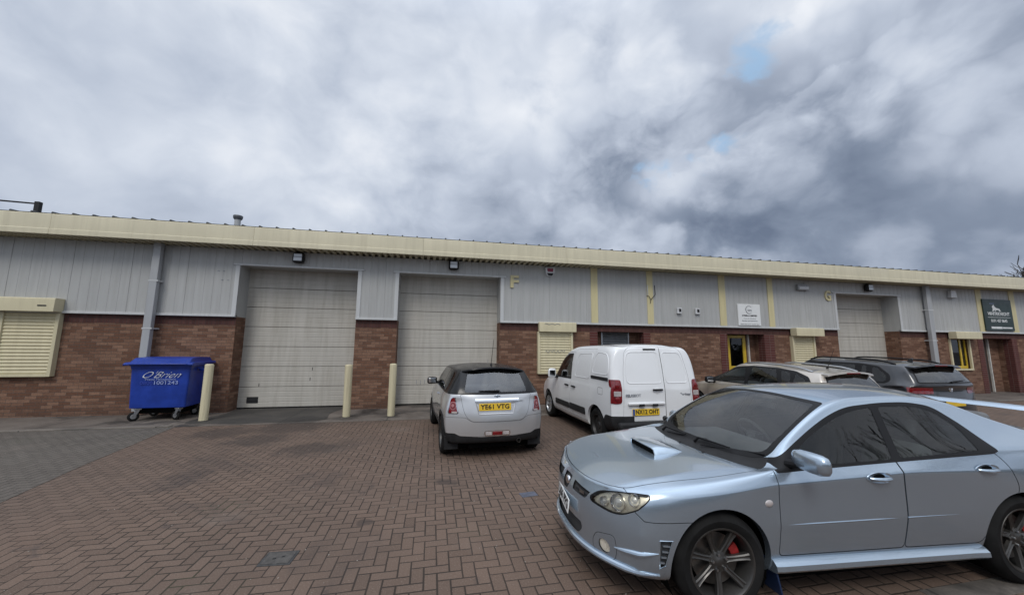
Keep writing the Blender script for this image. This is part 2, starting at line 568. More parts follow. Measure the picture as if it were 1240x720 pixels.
    def finish(s, mat, wheels, zfloor=.24, yw=.80, arch_r=.37, lipmat=None, glass=()):
        """lips, wheel wells, lining, seams, underside"""
        s.emit('body', 'body', mat)
        if 'seam' in s.tags: s.emit('seam', 'panel_seam', M['seam'], off=-.006)
        for (cx, cz) in wheels:
            for sg in (1, -1):
                mb = MB()
                for a, b, l in s.lips:
                    if abs(a.x - cx) > arch_r * 1.5: continue
                    p = [Vector((a.x, a.y * sg, a.z)), Vector((b.x, b.y * sg, b.z))]
                    mb.quad(p[0], p[1], p[1] - Vector((0, sg * l, 0)), p[0] - Vector((0, sg * l, 0)))
                if mb.f: mb.build('wheel_arch', lipmat or mat, s.root, smooth=True)
                mb = MB()
                r = arch_r + .012
                ang = np.linspace(-30, 210, 25)
                pts = [(cx + r * math.cos(R(a)), cz + r * math.sin(R(a))) for a in ang]
                ys = (sg * .42, sg * (yw - .045))
                k = [(p[0], y, p[1]) for y in ys for p in pts]
                n = len(pts)
                mb.add(k, [(i, i + 1, n + i + 1, n + i) for i in range(n - 1)])
                mb.add([(p[0], sg * .42, p[1]) for p in pts], [tuple(range(n))])
                mb.build('wheel_well', M['seam'], s.root)
        opaque = [t for t in s.tags if t not in ('hole', 'seam') and t not in glass and not t.startswith('glass') and not t.startswith('lens')]
        s.emit(opaque + ['seam'], 'cabin_lining', M['lining'], off=-.022)
        xs = [w[0] for w in wheels]
        mb = MB()
        mb.box(min(xs) + .36, max(xs) - .36, -yw + .1, yw - .1, zfloor - .03, zfloor + .03)
        mb.box(max(xs) - .4, max(xs) + .55, -.42, .42, zfloor - .02, zfloor + .3)
        mb.box(min(xs) - .45, min(xs) + .4, -.42, .42, zfloor - .02, zfloor + .3)
        mb.build('underbody', M['seam'], s.root)

def rbox(name, mat, parent, c, size, bevel=.04, rot=None, seg=3):
    mb = MB(); mb.box(-size[0] / 2, size[0] / 2, -size[1] / 2, size[1] / 2, -size[2] / 2, size[2] / 2)
    o = mb.build(name, mat, parent, bevel=bevel, seg=seg)
    o.location = c
    if rot: o.rotation_euler = rot
    return o

def seat(parent, x, y, z=.42, back=1, h=.62):
    e = empty('seat', (x, y, z), 0, parent)
    rbox('seat_cushion', M['seat'], e, (0, 0, 0), (.5, .5, .18), .06)
    rbox('seat_back', M['seat'], e, (-.30, 0, h / 2), (.16, .48, h), .06, (0, R(-14), 0))
    rbox('headrest', M['seat'], e, (-.42, 0, h + .10), (.10, .25, .17), .05, (0, R(-10), 0))
    return e

def steering(parent, x, y, z):
    mb = MB()
    n = 28; ring = []
    a = R(28)
    ux = Vector((0, 1, 0)); uz = Vector((math.sin(a), 0, math.cos(a))); c = Vector((x, y, z))
    pts = [c + (ux * math.cos(2 * math.pi * k / n) + uz * math.sin(2 * math.pi * k / n)) * .185 for k in range(n + 1)]
    mb.tube(pts, .016, 8, False)
    for an in (20, 160, 270):
        mb.tube([c, c + (ux * math.cos(R(an)) + uz * math.sin(R(an))) * .185], .016, 6)
    mb.tube([c - ux * .06, c + ux * .06], .05, 10)
    mb.tube([c, c + Vector((.3, 0, -.12))], .03, 8)
    return mb.build('steering_wheel', M['dash'], parent, smooth=True)

def interior(car, dash_x, dash_z, front, rear=None, zf=.42, h=.62, wheel=True, heads=True):
    r = car.root
    rbox('dashboard', M['dash'], r, (dash_x + .28, 0, dash_z - .16), (.62, 1.36, .30), .08)
    for y in (.36, -.36): seat(r, front, y, zf, h=h)
    if rear is not None:
        rbox('rear_bench', M['seat'], r, (rear, 0, zf + .02), (.5, 1.24, .2), .06)
        rbox('rear_backrest', M['seat'], r, (rear - .32, 0, zf + .36), (.16, 1.24, h + .02), .06, (0, R(-18), 0))
        for y in (.36, -.36) if heads else (): rbox('rear_headrest', M['seat'], r, (rear - .42, y, zf + h + .16), (.10, .25, .14), .05)
    if wheel: steering(r, dash_x - .22, -.36, dash_z - .06)

def wheel(parent, loc, Rt, Rr, w, style, side, steer=0., mesh_cache={}):
    """tyre, rim, disc; local +y is the outer face"""
    e = empty('wheel', loc, 0, parent)
    e.rotation_euler = (0, R(17 * (1 if loc[0] > 1 else 2.3)), (0 if side > 0 else math.pi) + steer)
    key = (Rt, Rr, w, style)
    if key in mesh_cache:
        for ch in mesh_cache[key]:
            c = ch.copy(); COL.objects.link(c); c.parent = e
        return e
    h = w / 2
    ty = MB()
    prof = [(Rr - .012, -h + .01), (Rr + .015, -h - .002), ((Rt + Rr) / 2, -h - .008), (Rt - .03, -h + .004), (Rt - .006, -h + .03), (Rt, -h + .055), (Rt, h - .055), (Rt - .006, h - .03), (Rt - .03, h - .004), ((Rt + Rr) / 2, h + .008), (Rr + .015, h + .002), (Rr - .012, h - .01)]
    ty.lathe(prof, (0, 0, 0), 'y', 56)
    for gy in (-.045, 0, .045):
        pass
    t = ty.build('tyre', M['rubber'], e, smooth=True, autosmooth=50)
    mt = {'seven': M['alloy_grey'], 'steel': M['steel_black'], 'cap': M['hubcap'], 'five': M['hubcap'], 'dark': M['alloy_grey']}[style]
    rm = MB()
    rm.lathe([(Rr - .03, -h + .02), (Rr - .012, -h + .01), (Rr + .004, h - .012), (Rr - .002, h - .002), (Rr - .012, h - .004), (Rr - .022, h - .02), (Rr - .035, .0), (Rr - .04, -h + .03)], (0, 0, 0), 'y', 56)
    if style in ('seven', 'five', 'dark'):
        n = 7 if style == 'seven' else 5
        yo = h - .022
        for k in range(n):
            a = 2 * math.pi * (k + .5) / n
            d = Vector((math.cos(a), 0, math.sin(a))); q = Vector((-math.sin(a), 0, math.cos(a))); Y = Vector((0, 1, 0))
            secs = [(.035, .030, yo - .026, .03), (.075, .019, yo - .022, .028), (.13, .018, yo - .012, .03), (Rr - .045, .021, yo - .002, .035), (Rr - .015, .028, yo + .006, .03)]
            vs = []; fs = []
            for (r, wd, y, dp) in secs:
                for (sx, sy) in ((-1, -dp), (-1, -.006), (-.62, 0), (-.25, -.007), (.25, -.007), (.62, 0), (1, -.006), (1, -dp)):
                    vs.append(d * r + q * wd * sx + Y * (y + sy))
            for i in range(len(secs) - 1):
                for j in range(8):
                    fs.append((i * 8 + j, i * 8 + (j + 1) % 8, (i + 1) * 8 + (j + 1) % 8, (i + 1) * 8 + j))
            rm.add(vs, fs)
        rm.lathe([(0, yo - .012), (.024, yo - .013), (.03, yo - .018), (.05, yo - .022), (.068, yo - .03), (.07, yo - .06), (0, yo - .06)], (0, 0, 0), 'y', 32)
    else:
        yo = h - .05
        rm.lathe([(0, yo + .02), (.05, yo + .02), (.07, yo), (.11, yo + .012), (.16, yo + .004), (Rr - .03, yo - .02), (Rr - .03, yo - .04), (0, yo - .04)], (0, 0, 0), 'y', 48)
        if style == 'cap':
            for k in range(7):
                a = 2 * math.pi * k / 7; d = Vector((math.cos(a), 0, math.sin(a))); q = Vector((-math.sin(a), 0, math.cos(a)))
                rm.obox(d * .13 + Vector((0, yo + .022, 0)), d, q, (0, 1, 0), .05, .022, .012)
    rim = rm.build('rim', mt, e, smooth=True, autosmooth=40)
    nuts = []
    for k in range(5 if style == 'seven' else 0):
        nt = MB(); a = 2 * math.pi * (k + .25) / 5
        nt.lathe([(0, h - .028), (.007, h - .028), (.0095, h - .034), (.0095, h - .06)], (.05 * math.cos(a), 0, .05 * math.sin(a)), 'y', 8)
        nuts.append(nt.build('wheel_nut', M['alu'], e, smooth=True))
    dk = MB(); dk.lathe([(0, h - .085), (.07, h - .085), (.075, h - .10), (Rr - .065, h - .10), (Rr - .065, h - .12), (0, h - .12)], (0, 0, 0), 'y', 40)
    disc = dk.build('brake_disc', M['disc'], e, smooth=True)
    out = [t, rim, *nuts, disc]
    bk = MB(); bk.lathe([(0, -h + .03), (Rr - .03, -h + .03)], (0, 0, 0), 'y', 30)
    out.append(bk.build('wheel_backing', M['seam'], e))
    mesh_cache[key] = out
    return e

def plate(parent, loc, xdir, up, text, mat, gb=False, w=.52, h=.111):
    e = empty('number_plate', (0, 0, 0), 0, parent)
    X = Vector(xdir).normalized(); Z = Vector(up).normalized(); N = X.cross(Z); c = Vector(loc)
    mb = MB(); mb.obox(c, X, Z, N, w / 2, h / 2, .004)
    mb.build('plate_blank', mat, e, bevel=.004)
    off = .02 if gb else 0
    text_mesh('lettering', text, .098, M['ink'], e, c + N * .0045 + X * off, X, Z, width=w * (.86 if gb else .90), extrude=.0008, bold=.0035, space=1.05)
    if gb:
        mb = MB(); mb.obox(c + N * .0045 - X * (w / 2 - .024), X, Z, N, .02, h / 2 - .006, .0008)
        mb.build('blue_band', M['plate_blue'], e)
    return e

def ribbon(parent, name, mat, pts, w, t, up=(0, 0, 1)):
    mb = MB(); mb.tube(pts, w, 8)
    return mb.build(name, mat, parent, smooth=True)
# ================================================================ silver-blue saloon
def make_saloon():
    root = empty('saloon_car', (4.5265, 3.0155, 0), 3.0751)
    tag(root, 'light blue metallic four-door saloon with bonnet scoop, dark seven-spoke wheels and boot wing', 'car')
    P = paint('paint_ice_blue', (.385, .465, .545), metal=.80, rough=.24, flake=.22, dirt=.04)
    rows = [
        [(3.08, .66, .20), (2.9, .70, .19), (2.1, .72, .20), (.4, .72, .20), (-.4, .72, .2), (-.93, .6, .25)],
        [(3.08, .755, .235), (2.9, .80, .23), (2.525, .82, .24), (2.1, .80, .25), (.4, .80, .25), (-.4, .81, .24), (-.93, .70, .28)],
        [(3.08, .795, .38), (2.9, .845, .38), (2.525, .865, .38), (2.1, .838, .37), (1.0, .838, .37), (.4, .843, .37), (0, .865, .38), (-.4, .855, .38), (-.93, .76, .40)],
        [(3.08, .80, .50), (2.9, .855, .52), (2.525, .872, .54), (2.1, .862, .54), (1.0, .862, .545), (.35, .864, .545), (0, .875, .55), (-.4, .865, .55), (-.93, .78, .55)],
        [(3.08, .785, .60), (2.9, .845, .645), (2.525, .872, .69), (2.1, .860, .69), (1.0, .864, .70), (.35, .868, .705), (0, .88, .72), (-.4, .87, .72), (-.93, .785, .70)],
        [(3.08, .768, .69), (2.9, .828, .735), (2.67, .853, .75), (2.525, .860, .768), (2.1, .862, .805), (1., .868, .85), (.3, .868, .838), (.0, .866, .825), (-.4, .85, .84), (-.93, .77, .80)]]
    cols = [
        (3.08, (3.08, .735, .737), (3.14, .66, .742), (3.20, .56, .735), (3.30, .705)),
        (2.90, (2.9, .79, .777), (2.91, .735, .795), (2.93, .655, .811), (3.0, .797)),
        (2.525, (2.525, .815, .818), (2.525, .755, .832), (2.525, .66, .849), (2.60, .852)),
        (2.2, (2.2, .825, .862), (2.2, .77, .868), (2.2, .68, .872), (2.32, .872)),
        (2.06, (2.06, .822, .885), (2.06, .77, .888), (2.06, .70, .882), (2.14, .88)),
        (1.96, (1.96, .82, .893), (1.96, .785, .925), (1.95, .722, .975), (2.05, .945)),
        (1.82, (1.82, .82, .90), (1.82, .757, .99), (1.80, .695, 1.085), (1.92, 1.045)),
        (1.55, (1.55, .82, .91), (1.54, .738, 1.06), (1.52, .64, 1.235), (1.64, 1.225)),
        (1.28, (1.28, .82, .917), (1.26, .722, 1.10), (1.24, .60, 1.325), (1.38, 1.345)),
        (1.0, (1.0, .82, .927), (.98, .715, 1.115), (.98, .588, 1.345), (1.02, 1.393)),
        (.58, (.58, .82, .945), (.57, .715, 1.12), (.57, .588, 1.346), (.55, 1.402)),
        (.22, (.22, .82, .957), (.2, .715, 1.105), (.18, .60, 1.295), (.12, 1.372)),
        (-.12, (-.12, .82, .963), (-.13, .725, 1.065), (-.14, .632, 1.18), (-.27, 1.255)),
        (-.42, (-.42, .81, .955), (-.43, .748, 1.03), (-.43, .668, 1.092), (-.52, 1.125)),
        (-.62, (-.62, .80, .96), (-.63, .762, 1.01), (-.64, .688, 1.052), (-.74, 1.075)),
        (-.80, (-.80, .785, .945), (-.80, .745, .985), (-.81, .66, 1.025), (-.90, 1.045)),
        (-.93, (-.93, .74, .915), (-.95, .68, .955), (-.97, .58, .995), (-1.0, 1.02))]
    spec = dict(rows=rows, cols=cols, front=[(3.22, .19), (3.355, .23), (3.36, .36), (3.365, .48), (3.355, .58), (3.33, .645)],
                rear=[(-.9, .24), (-1.0, .28), (-1.03, .40), (-1.04, .55), (-1.03, .70), (-1.02, .82)], fn=2.6, rn=3,
                crease=[(8, 0, 3, .55), (8, 4, 13, .55), (6, 3, 14, .35), (5, 1, 13, .8), (3, 3, 12, .75)], crease_c=[(0, 6, 12, .7)], crease_f=[('F', 1, .5)])
    c = Car(root, spec, 3)
    front_door = [(2.098, .335), (2.088, .60), (2.078, .895), (1.6, .912), (1.048, .930), (1.043, .56), (1.072, .325)]
    rear_door = [(1.072, .325), (1.043, .56), (1.048, .930), (.14, .962), (.06, .867), (.018, .706), (.066, .618), (.2, .535), (.31, .43), (.40, .318)]
    c.arch(2.525, .305, .368); c.arch(0, .305, .368)
    c.cut('bumper', 'side', [(2.6, .0), (2.6, .603), (2.806, .601), (2.99, .596), (3.05, .597), (3.092, .638), (3.12, .76), (3.6, .76), (3.6, 0)], over=['body'], gap=.004)
    c.cut('bumper', 'front', [(-.1, .1), (.8, .1), (.8, .66), (.5, .70), (-.1, .69)], filt=lambda p: p.x > 3.1, over=['body'])
    c.cut('hood', 'top', fillet([(3.285, -.1), (3.28, .1), (3.26, .3), (3.185, .56), (3.105, .665), (2.92, .715), (2.525, .748), (2.2, .757), (2.105, .745), (2.155, .62), (2.225, .3), (2.24, -.1)], [0, .1, .1, .1, .1, .1, .1, .1, .05, .1, .1, 0]), gap=.005, over=['body', 'bumper', 'seam'], filt=lambda p: p.z > .6)
    c.cut('cowl', 'top', [(2.24, -.1), (2.225, .3), (2.155, .62), (2.11, .738), (2.04, .715), (1.99, .69), (2.03, .60), (2.085, .35), (2.10, -.1)], over=['body'])
    c.cut('ws_trim', 'top', fillet([(2.112, -.1), (2.095, .35), (2.035, .60), (1.995, .672), (1.95, .690), (1.80, .668), (1.52, .615), (1.345, .572), (1.355, .50), (1.385, .30), (1.395, -.1)], [0, .2, .1, .03, .1, .1, .1, .03, .1, .2, 0]), over=['body', 'cowl'], filt=lambda p: p.x > 1.2)
    c.cut('glass_ws', 'top', fillet([(2.075, -.1), (2.06, .35), (2.00, .59), (1.965, .64), (1.80, .634), (1.52, .578), (1.40, .538), (1.405, .48), (1.425, .30), (1.435, -.1)], [0, .2, .08, .04, .1, .1, .04, .1, .2, 0]), over=['ws_trim'])
    c.cut('rear_trim', 'rear', fillet([(-.1, 1.135), (.52, 1.13), (.585, 1.145), (.52, 1.30), (.4, 1.345), (-.1, 1.37)], [0, .1, .05, .06, .1, 0]), over=['body'], filt=lambda p: -.62 < p.x < .15 and p.z > 1.1)
    c.cut('glass_rear', 'rear', inset(fillet([(-.1, 1.135), (.52, 1.13), (.585, 1.145), (.52, 1.30), (.4, 1.345), (-.1, 1.37)], [0, .1, .05, .06, .1, 0]), .03), over=['rear_trim'])
    c.cut('front_door', 'side', fillet(front_door, [.04, .1, .005, .1, .005, .1, .04]), gap=.006, over=['body'])
    c.cut('rear_door', 'side', fillet(rear_door, [.04, .1, .005, .01, .08, .08, .08, .1, .1, .04]), gap=.006, over=['body', 'seam'])
    trim = [(2.062, .899), (1.866, 1.012), (1.611, 1.142), (1.415, 1.226), (1.214, 1.285), (.87, 1.312), (.593, 1.314), (.375, 1.279), (.205, 1.14), (.128, 1.04), (.075, .962), (.14, .945), (1.04, .914), (1.6, .893), (2.055, .873)]
    c.cut('window_trim', 'side', fillet(trim, [.02, .1, .1, .1, .1, .1, .1, .08, .1, .05, .02, .03, .05, .05, .02]), over=['body', 'front_door', 'rear_door', 'seam'])
    fg = [(1.86, .925), (1.84, .985), (1.611, 1.108), (1.417, 1.188), (1.21, 1.25), (.98, 1.277), (1.065, .932), (1.577, .916)]
    rg = [(.905, 1.281), (.575, 1.281), (.415, 1.25), (.265, 1.12), (.255, .968), (.99, .938)]
    c.cut('glass_side', 'side', fillet(fg, [.02, .03, .1, .1, .1, .03, .03, .05]), over=['window_trim'])
    c.cut('glass_back', 'side', fillet(rg, [.03, .06, .08, .05, .02, .03]), over=['window_trim'])
    hl = [(3.295, .600), (3.29, .632), (3.252, .680), (3.215, .708), (3.153, .735), (3.073, .748), (2.998, .752), (2.992, .738), (3.012, .715), (3.046, .683), (3.10, .636), (3.16, .594), (3.208, .583), (3.25, .589)]
    hlp = fillet(hl, .03, 3)
    c.cut('lamp_rim', 'side', hlp, over=['body', 'bumper', 'hood', 'seam'], filt=lambda p: p.y > .38 and p.x > 2.9)
    c.cut('lens_head', 'side', inset(hlp, .0065), over=['lamp_rim'])
    F = ['bumper', 'body', 'seam']
    c.cut('grille', 'front', fillet([(-.1, .545), (.05, .545), (.09, .60), (.095, .675), (-.1, .685)], [0, .03, .04, .02, 0]), over=F, gap=.012, gaptag='grille_rim', filt=lambda p: p.x > 3.1)
    c.cut('grille', 'front', fillet([(.15, .585), (.38, .582), (.43, .66), (.135, .672)], [.02, .03, .02, .03]), over=F, gap=.012, gaptag='grille_rim', filt=lambda p: p.x > 3.1)
    c.cut('intake', 'front', fillet([(-.1, .30), (.28, .31), (.34, .365), (.33, .41), (-.1, .415)], [0, .03, .05, .03, 0]), over=F, filt=lambda p: p.x > 3.1)
    c.cut('intake', 'side', fillet([(2.965, .487), (2.888, .488), (2.928, .335), (2.965, .312)], .010), over=F, filt=lambda p: p.y > .5)
    c.cut('fog_panel', 'front', fillet([(.475, .27), (.635, .275), (.66, .36), (.65, .45), (.50, .415), (.455, .34)], .035), over=F, filt=lambda p: p.x > 2.9, gap=.003)
    c.cut('fog', 'front', circle2(.563, .345, .052, 28), over=F + ['fog_panel'], filt=lambda p: p.x > 2.9, gap=.008, gaptag='grille_rim')
    # ---- parts
    c.emit('hood', 'bonnet', P, thick=.012)
    bp = c.emit(['bumper', 'fog_panel', 'grille_rim'], 'front_bumper', P)[0]
    dl, dr = c.emit('front_door', 'front_door', P, mode='pair', thick=.012)
    el, er = c.emit('rear_door', 'rear_door', P, mode='pair', thick=.012)
    c.emit('window_trim', 'window_trim', M['black_trim'], mode='pair', off=.002)
    c.emit('ws_trim', 'windscreen_seal', M['black_trim'], off=.002)
    c.emit('cowl', 'wiper_cowl', M['black_plastic'])
    c.emit('rear_trim', 'rear_window_seal', M['black_trim'], off=.001)
    c.emit('glass_ws', 'windscreen', M['glass_ws'])
    c.emit('glass_rear', 'rear_window', M['glass_rear'])
    c.emit('glass_side', 'front_window', M['glass_side'], mode='pair')
    c.emit('glass_back', 'rear_side_window', M['glass_side'], mode='pair')
    hl_ = c.emit('lens_head', 'headlight', M['lens_clear'], mode='pair', off=.003)
    c.emit('lamp_rim', 'headlight_seal', M['black_trim'], mode='pair', off=.001)
    c.emit('intake', 'lower_grille', M['black_plastic'], off=-.03)
    gr = c.emit('grille', 'grille', M['black_trim'], off=-.025)[0]
    fo = c.emit('fog', 'fog_light', M['reflector'], mode='pair', off=-.010)
    # headlight inside
    for sg, lens in zip((1, -1), hl_):
        rf = c.part('lens_head', -.024)
        vs = [Vector((v.x, v.y * sg, v.z)) for v in rf[0]]
        link_mesh('reflector', vs, rf[1] if sg > 0 else [f[::-1] for f in rf[1]], M['reflector'], lens, smooth=True)
        mb = MB()
        for (px, py, pz, r) in ((3.165, .64, .658, .050), (3.072, .72, .702, .036), (3.240, .55, .636, .030)):
            d = Vector((.80, .58 * sg, .12)).normalized(); q, _n = c.surf(Vector((px, py * sg, pz)) + d * .6, -d); o = q - d * .020
            mb.tube([o - d * .01, o + d * .006, o + d * .014, o + d * .018], [r * .62, r * .60, r * .40, .003], 20)
            u = d.cross(Vector((0, 0, 1))).normalized(); w_ = d.cross(u); ring = []
            m2 = MB(); nn_ = 24
            for (rr, of) in ((r * .62, -.016), (r * .85, -.004), (r * 1.1, .014), (r * 1.16, .014), (r * 1.16, -.01)):
                ring += [o + d * of + (u * math.cos(2 * math.pi * k / nn_) + w_ * math.sin(2 * math.pi * k / nn_)) * rr for k in range(nn_)]
            m2.add(ring, [(i * nn_ + k, i * nn_ + (k + 1) % nn_, (i + 1) * nn_ + (k + 1) % nn_, (i + 1) * nn_ + k) for i in range(4) for k in range(nn_)])
            m2.build('lamp_bowl', M['chrome'], lens, smooth=True)
            mb.build('projector_lens', M['lamp_glass'], lens, smooth=True); mb = MB()
    c.finish(P, [(2.525, .305), (0, .305)], zfloor=.17, yw=.83, arch_r=.368)
    # badge, grille bars
    p, n = c.surf((5, 0, .61), (-1, 0, 0))
    mb = MB(); mb.lathe([(0, .02), (.03, .02), (.036, .012), (.036, 0), (0, 0)], (p.x - .02, 0, p.z), 'x', 24)
    b = mb.build('badge', M['chrome'], gr, smooth=True)
    for v in b.data.vertices: v.co.y *= 1.35
    for z in (.585, .61, .635):
        mb = MB()
        for sg in (1, -1):
            pts = []
            for y in np.linspace(.18, .45, 6):
                q, _ = c.surf((5, float(y), z), (-1, 0, 0)); pts.append(q * 1 + Vector((-.018, 0, 0)))
            mb.tube([(q.x, q.y * sg, q.z) for q in pts], .004, 6)
            mb.build('grille_bar', M['black_plastic'], gr, smooth=True); mb = MB()
    for sg in (1, -1):
        q, nn = c.surf((5, .30 * sg, .615), (-1, 0, 0))
        mb = MB(); mb.obox(q + Vector((-.010, 0, 0)), (-nn.y, nn.x, 0), (0, 0, 1), nn, .035, .012, .003) if sg > 0 else None
        if sg > 0: mb.build('badge', M['alu'], gr)
    # slat bulge and washer cap on the bumper
    for sg in (1, -1):
        pts = []
        for t in np.linspace(0, 1, 9):
            x = 3.20 - .225 * t
            q, _ = c.surf((x, 3 * sg, .368 + .038 * t), (0, -sg, 0)); pts.append(q)
        mb = MB(); mb.tube(pts, [.004, .012, .016, .018, .018, .016, .012, .008, .003], 10)
        mb.build('bumper_fin', P, bp, smooth=True)
        # vent bars
        mb = MB()
        for k in range(4):
            z = .455 - .036 * k; x = 2.925 + .008 * k
            q, _ = c.surf((x, 3 * sg, z), (0, -sg, 0)); q = q if q else Vector((x, .83 * sg, z))
            mb.obox(q - Vector((0, .008 * sg, 0)), (1, 0, .15), (-.15, 0, 1), (0, 1, 0), .024 - .003 * k, .005, .006)
        pr = []
        for (x, z) in ((2.968, .489), (2.886, .490), (2.927, .333), (2.967, .308)):
            q, _ = c.surf((x, 3 * sg, z), (0, -sg, 0)); pr.append(q if q else Vector((x, .83 * sg, z)))
        mb.tube([*pr, pr[0]], .005, 6)
        mb.build('bumper_vent', P, bp, smooth=True)
    # bonnet scoop
    mb = MB()
    secs = []
    for (x, w, h, z0) in ((2.640, .236, .068, .845), (2.60, .240, .074, .850), (2.53, .246, .066, .855), (2.45, .252, .046, .860), (2.39, .256, .022, .864), (2.335, .258, -.006, .868)):
        sec = []
        for a in np.linspace(-1, 1, 17):
            prof = (1 - abs(a) ** 12) ** (1 / 2.6)
            sec.append((x + (.025 * (1 - a * a) if x > 2.5 else 0), w * a * (1.0 if abs(a) < 1 else 1), z0 - .012 - .012 * a * a + (h + .004) * prof))
        secs.append(sec)
    m = 17; vs = [v for q in secs for v in q]
    mb.add(vs, [(i * m + j, i * m + j + 1, (i + 1) * m + j + 1, (i + 1) * m + j) for i in range(len(secs) - 1) for j in range(m - 1)])
    # rolled lip and dark mouth
    sc = mb.build('bonnet_scoop', P, root, smooth=True, autosmooth=60)
    mb = MB(); mb.tube([(p[0], p[1] * .985, p[2] - .003) for p in secs[0]], .005, 8); mb.build('scoop_lip', P, sc, smooth=True)
    mb = MB()
    f = [(p[0] - .004, p[1] * .985, p[2] - .004) for p in secs[0]] + [(2.64, .232, .835), (2.64, -.232, .835)]
    mb.add(f, [tuple(range(len(f)))]); mb.build('scoop_mouth', M['seam'], sc)
    # washer jets
    for y in (.28, -.05, ):
        mb = MB(); mb.lathe([(0, .014), (.008, .012), (.012, 0)], (2.24, y, .872), 'z', 10); mb.build('washer_jet', M['black_plastic'], root, smooth=True)
    # wipers
    for (x0, y0, x1, y1) in ((2.15, .12, 2.0, .66), (2.15, -.42, 2.075, .10)):
        def wz(x, y):
            q, _ = c.surf((x, y, 3), (0, 0, -1)); return q + Vector((0, 0, .012))
        e = empty('wiper', (0, 0, 0), 0, root)
        n = 8
        mb = MB(); mb.tube([wz(x0 + (x1 - x0) * t, y0 + (y1 - y0) * t) + Vector((-.03 * math.sin(math.pi * t), 0, .004)) for t in np.linspace(0.0, 1, n)], .006, 6); mb.build('wiper_blade', M['black_trim'], e, smooth=True)
        ym = y0 + (y1 - y0) * .5; xm = x0 + (x1 - x0) * .5
        mb = MB(); mb.tube([wz(2.13, y0 - .12), wz(2.11, y0 - .08) + Vector((0, 0, .03)), wz(xm, ym) + Vector((0, 0, .02))], [.014, .010, .006], 8); mb.build('wiper_arm', M['black_trim'], e, smooth=True)
    for sg, fd_, rd_ in ((1, dl, el), (-1, dr, er)):
        for x0, x1, d in ((2.06, 1.085, fd_), (1.05, .43, rd_)):
            pts = [c.surf((x, 3 * sg, .544 - .004 * (1 - x / 2)), (0, -sg, 0))[0] for x in np.linspace(x0, x1, 14)]
            rr = [.007 * min(1, .3 + 3 * min(k, 13 - k) / 13) for k in range(14)]
            if d in (rd_,): rr = [.007 * (1 - .75 * k / 13) for k in range(14)]
            mb = MB(); mb.tube([p - Vector((0, .003 * sg, 0)) for p in pts], rr, 8); mb.build('door_crease', P, d, smooth=True)
    # handles
    for (x, z), (dL, dR) in (((1.258, .824), (dl, dr)), ((.288, .847), (el, er))):
        for sg, d in ((1, dl), (-1, dr)) if x > 1 else ((1, el), (-1, er)):
            q, nn = c.surf((x, 3 * sg, z), (0, -sg, 0))
            mb = MB(); mb.lathe([(0, 0), (.034, 0), (.040, .004), (.042, .0005)], (0, 0, 0), 'y', 28)
            o = mb.build('handle_cup', P, d, smooth=True)
            for v in o.data.vertices: v.co.x *= 2.75; v.co.z *= .95
            o.location = q + Vector((0, .001 * sg, 0)); o.scale = (1, sg, 1)
            mb = MB(); mb.lathe([(0, 0), (.030, 0)], (0, 0, 0), 'y', 20)
            o = mb.build('handle_recess', M['seam'], d)
            for v in o.data.vertices: v.co.x *= 1.6; v.co.z *= .62
            o.location = q + Vector((-.012 * 0 + .01, .006 * sg, .010))
            mb = MB(); mb.tube([(x + .085, q.y + .002 * sg, z - .002), (x + .06, q.y + .022 * sg, z - .004), (x, q.y + .028 * sg, z - .006), (x - .06, q.y + .024 * sg, z - .004), (x - .085, q.y + .002 * sg, z - .002)], [.010, .014, .0155, .014, .010], 10)
            o = mb.build('door_handle', P, d, smooth=True)
    # side repeater
    for sg in (1, -1):
        q, nn = c.surf((2.165, 3 * sg, .69), (0, -sg, 0))
        mb = MB(); mb.lathe([(0, .012), (.013, .010), (.022, .004), (.024, 0)], (0, 0, 0), 'y', 20)
        o = mb.build('side_repeater', M['white_lens'], root, smooth=True)
        for v in o.data.vertices: v.co.x *= 1.35
        o.location = q; o.scale = (1, sg, 1)
    # mirrors
    for sg in (1, -1):
        e = empty('door_mirror', (0, 0, 0), 0, root)
        door_mirror(e, (1.90 if sg > 0 else 1.76, (.955 if sg > 0 else -.86), .978 if sg > 0 else .955), .255 if sg > 0 else .22, .135, .115, P, M['black_plastic'], sg)
        mb = MB(); mb.tube([(1.93, .79 * sg, .925), (1.91, .87 * sg, .938)], [.035, .028], 10); mb.build('mirror_foot', M['black_trim'], e, smooth=True)
    # side skirts and mud flaps
    for sg in (1, -1):
        mb = MB()
        sec = [(.79, .33), (.842, .318), (.872, .292), (.876, .262), (.86, .245), (.79, .235)]
        st = [(2.15, .0), (2.10, .004), (1.2, -.006), (.5, -.012), (.372, -.006)]
        vs = [(x, (y + (d if y > .82 else 0)) * sg, z - .028 * (2.15 - x) / 1.8 + .0) for (x, d) in st for (y, z) in sec]
        m = len(sec)
        mb.add(vs, [(i * m + j, i * m + (j + 1) % m, (i + 1) * m + (j + 1) % m, (i + 1) * m + j) for i in range(len(st) - 1) for j in range(m)] + [tuple(range(m)), tuple(range(m * 4, m * 5))])
        mb.build('side_skirt', P, root, smooth=True, autosmooth=30)
        for xf in (2.148, -.42):
            mb = MB(); mb.prism([(xf - .01, .31), (xf + .002, .31), (xf - .045, .085), (xf - .057, .085)], 'y', .60 * sg, .845 * sg)
            mb.build('mud_flap', simple('flap_blue', (.012, .03, .085), .5) if xf > 0 and sg > 0 else M['flap'] if 'flap' in M else M['black_plastic'], root, bevel=.003)
    pts = []
    for an in np.linspace(-66, 66, 40):
        dr_ = Vector((math.cos(R(an)), math.sin(R(an)), 0)); q, nn = c.surf(Vector((2.6, 0, .262)) + dr_ * 4, -dr_)
        pts.append(q + nn * .004)
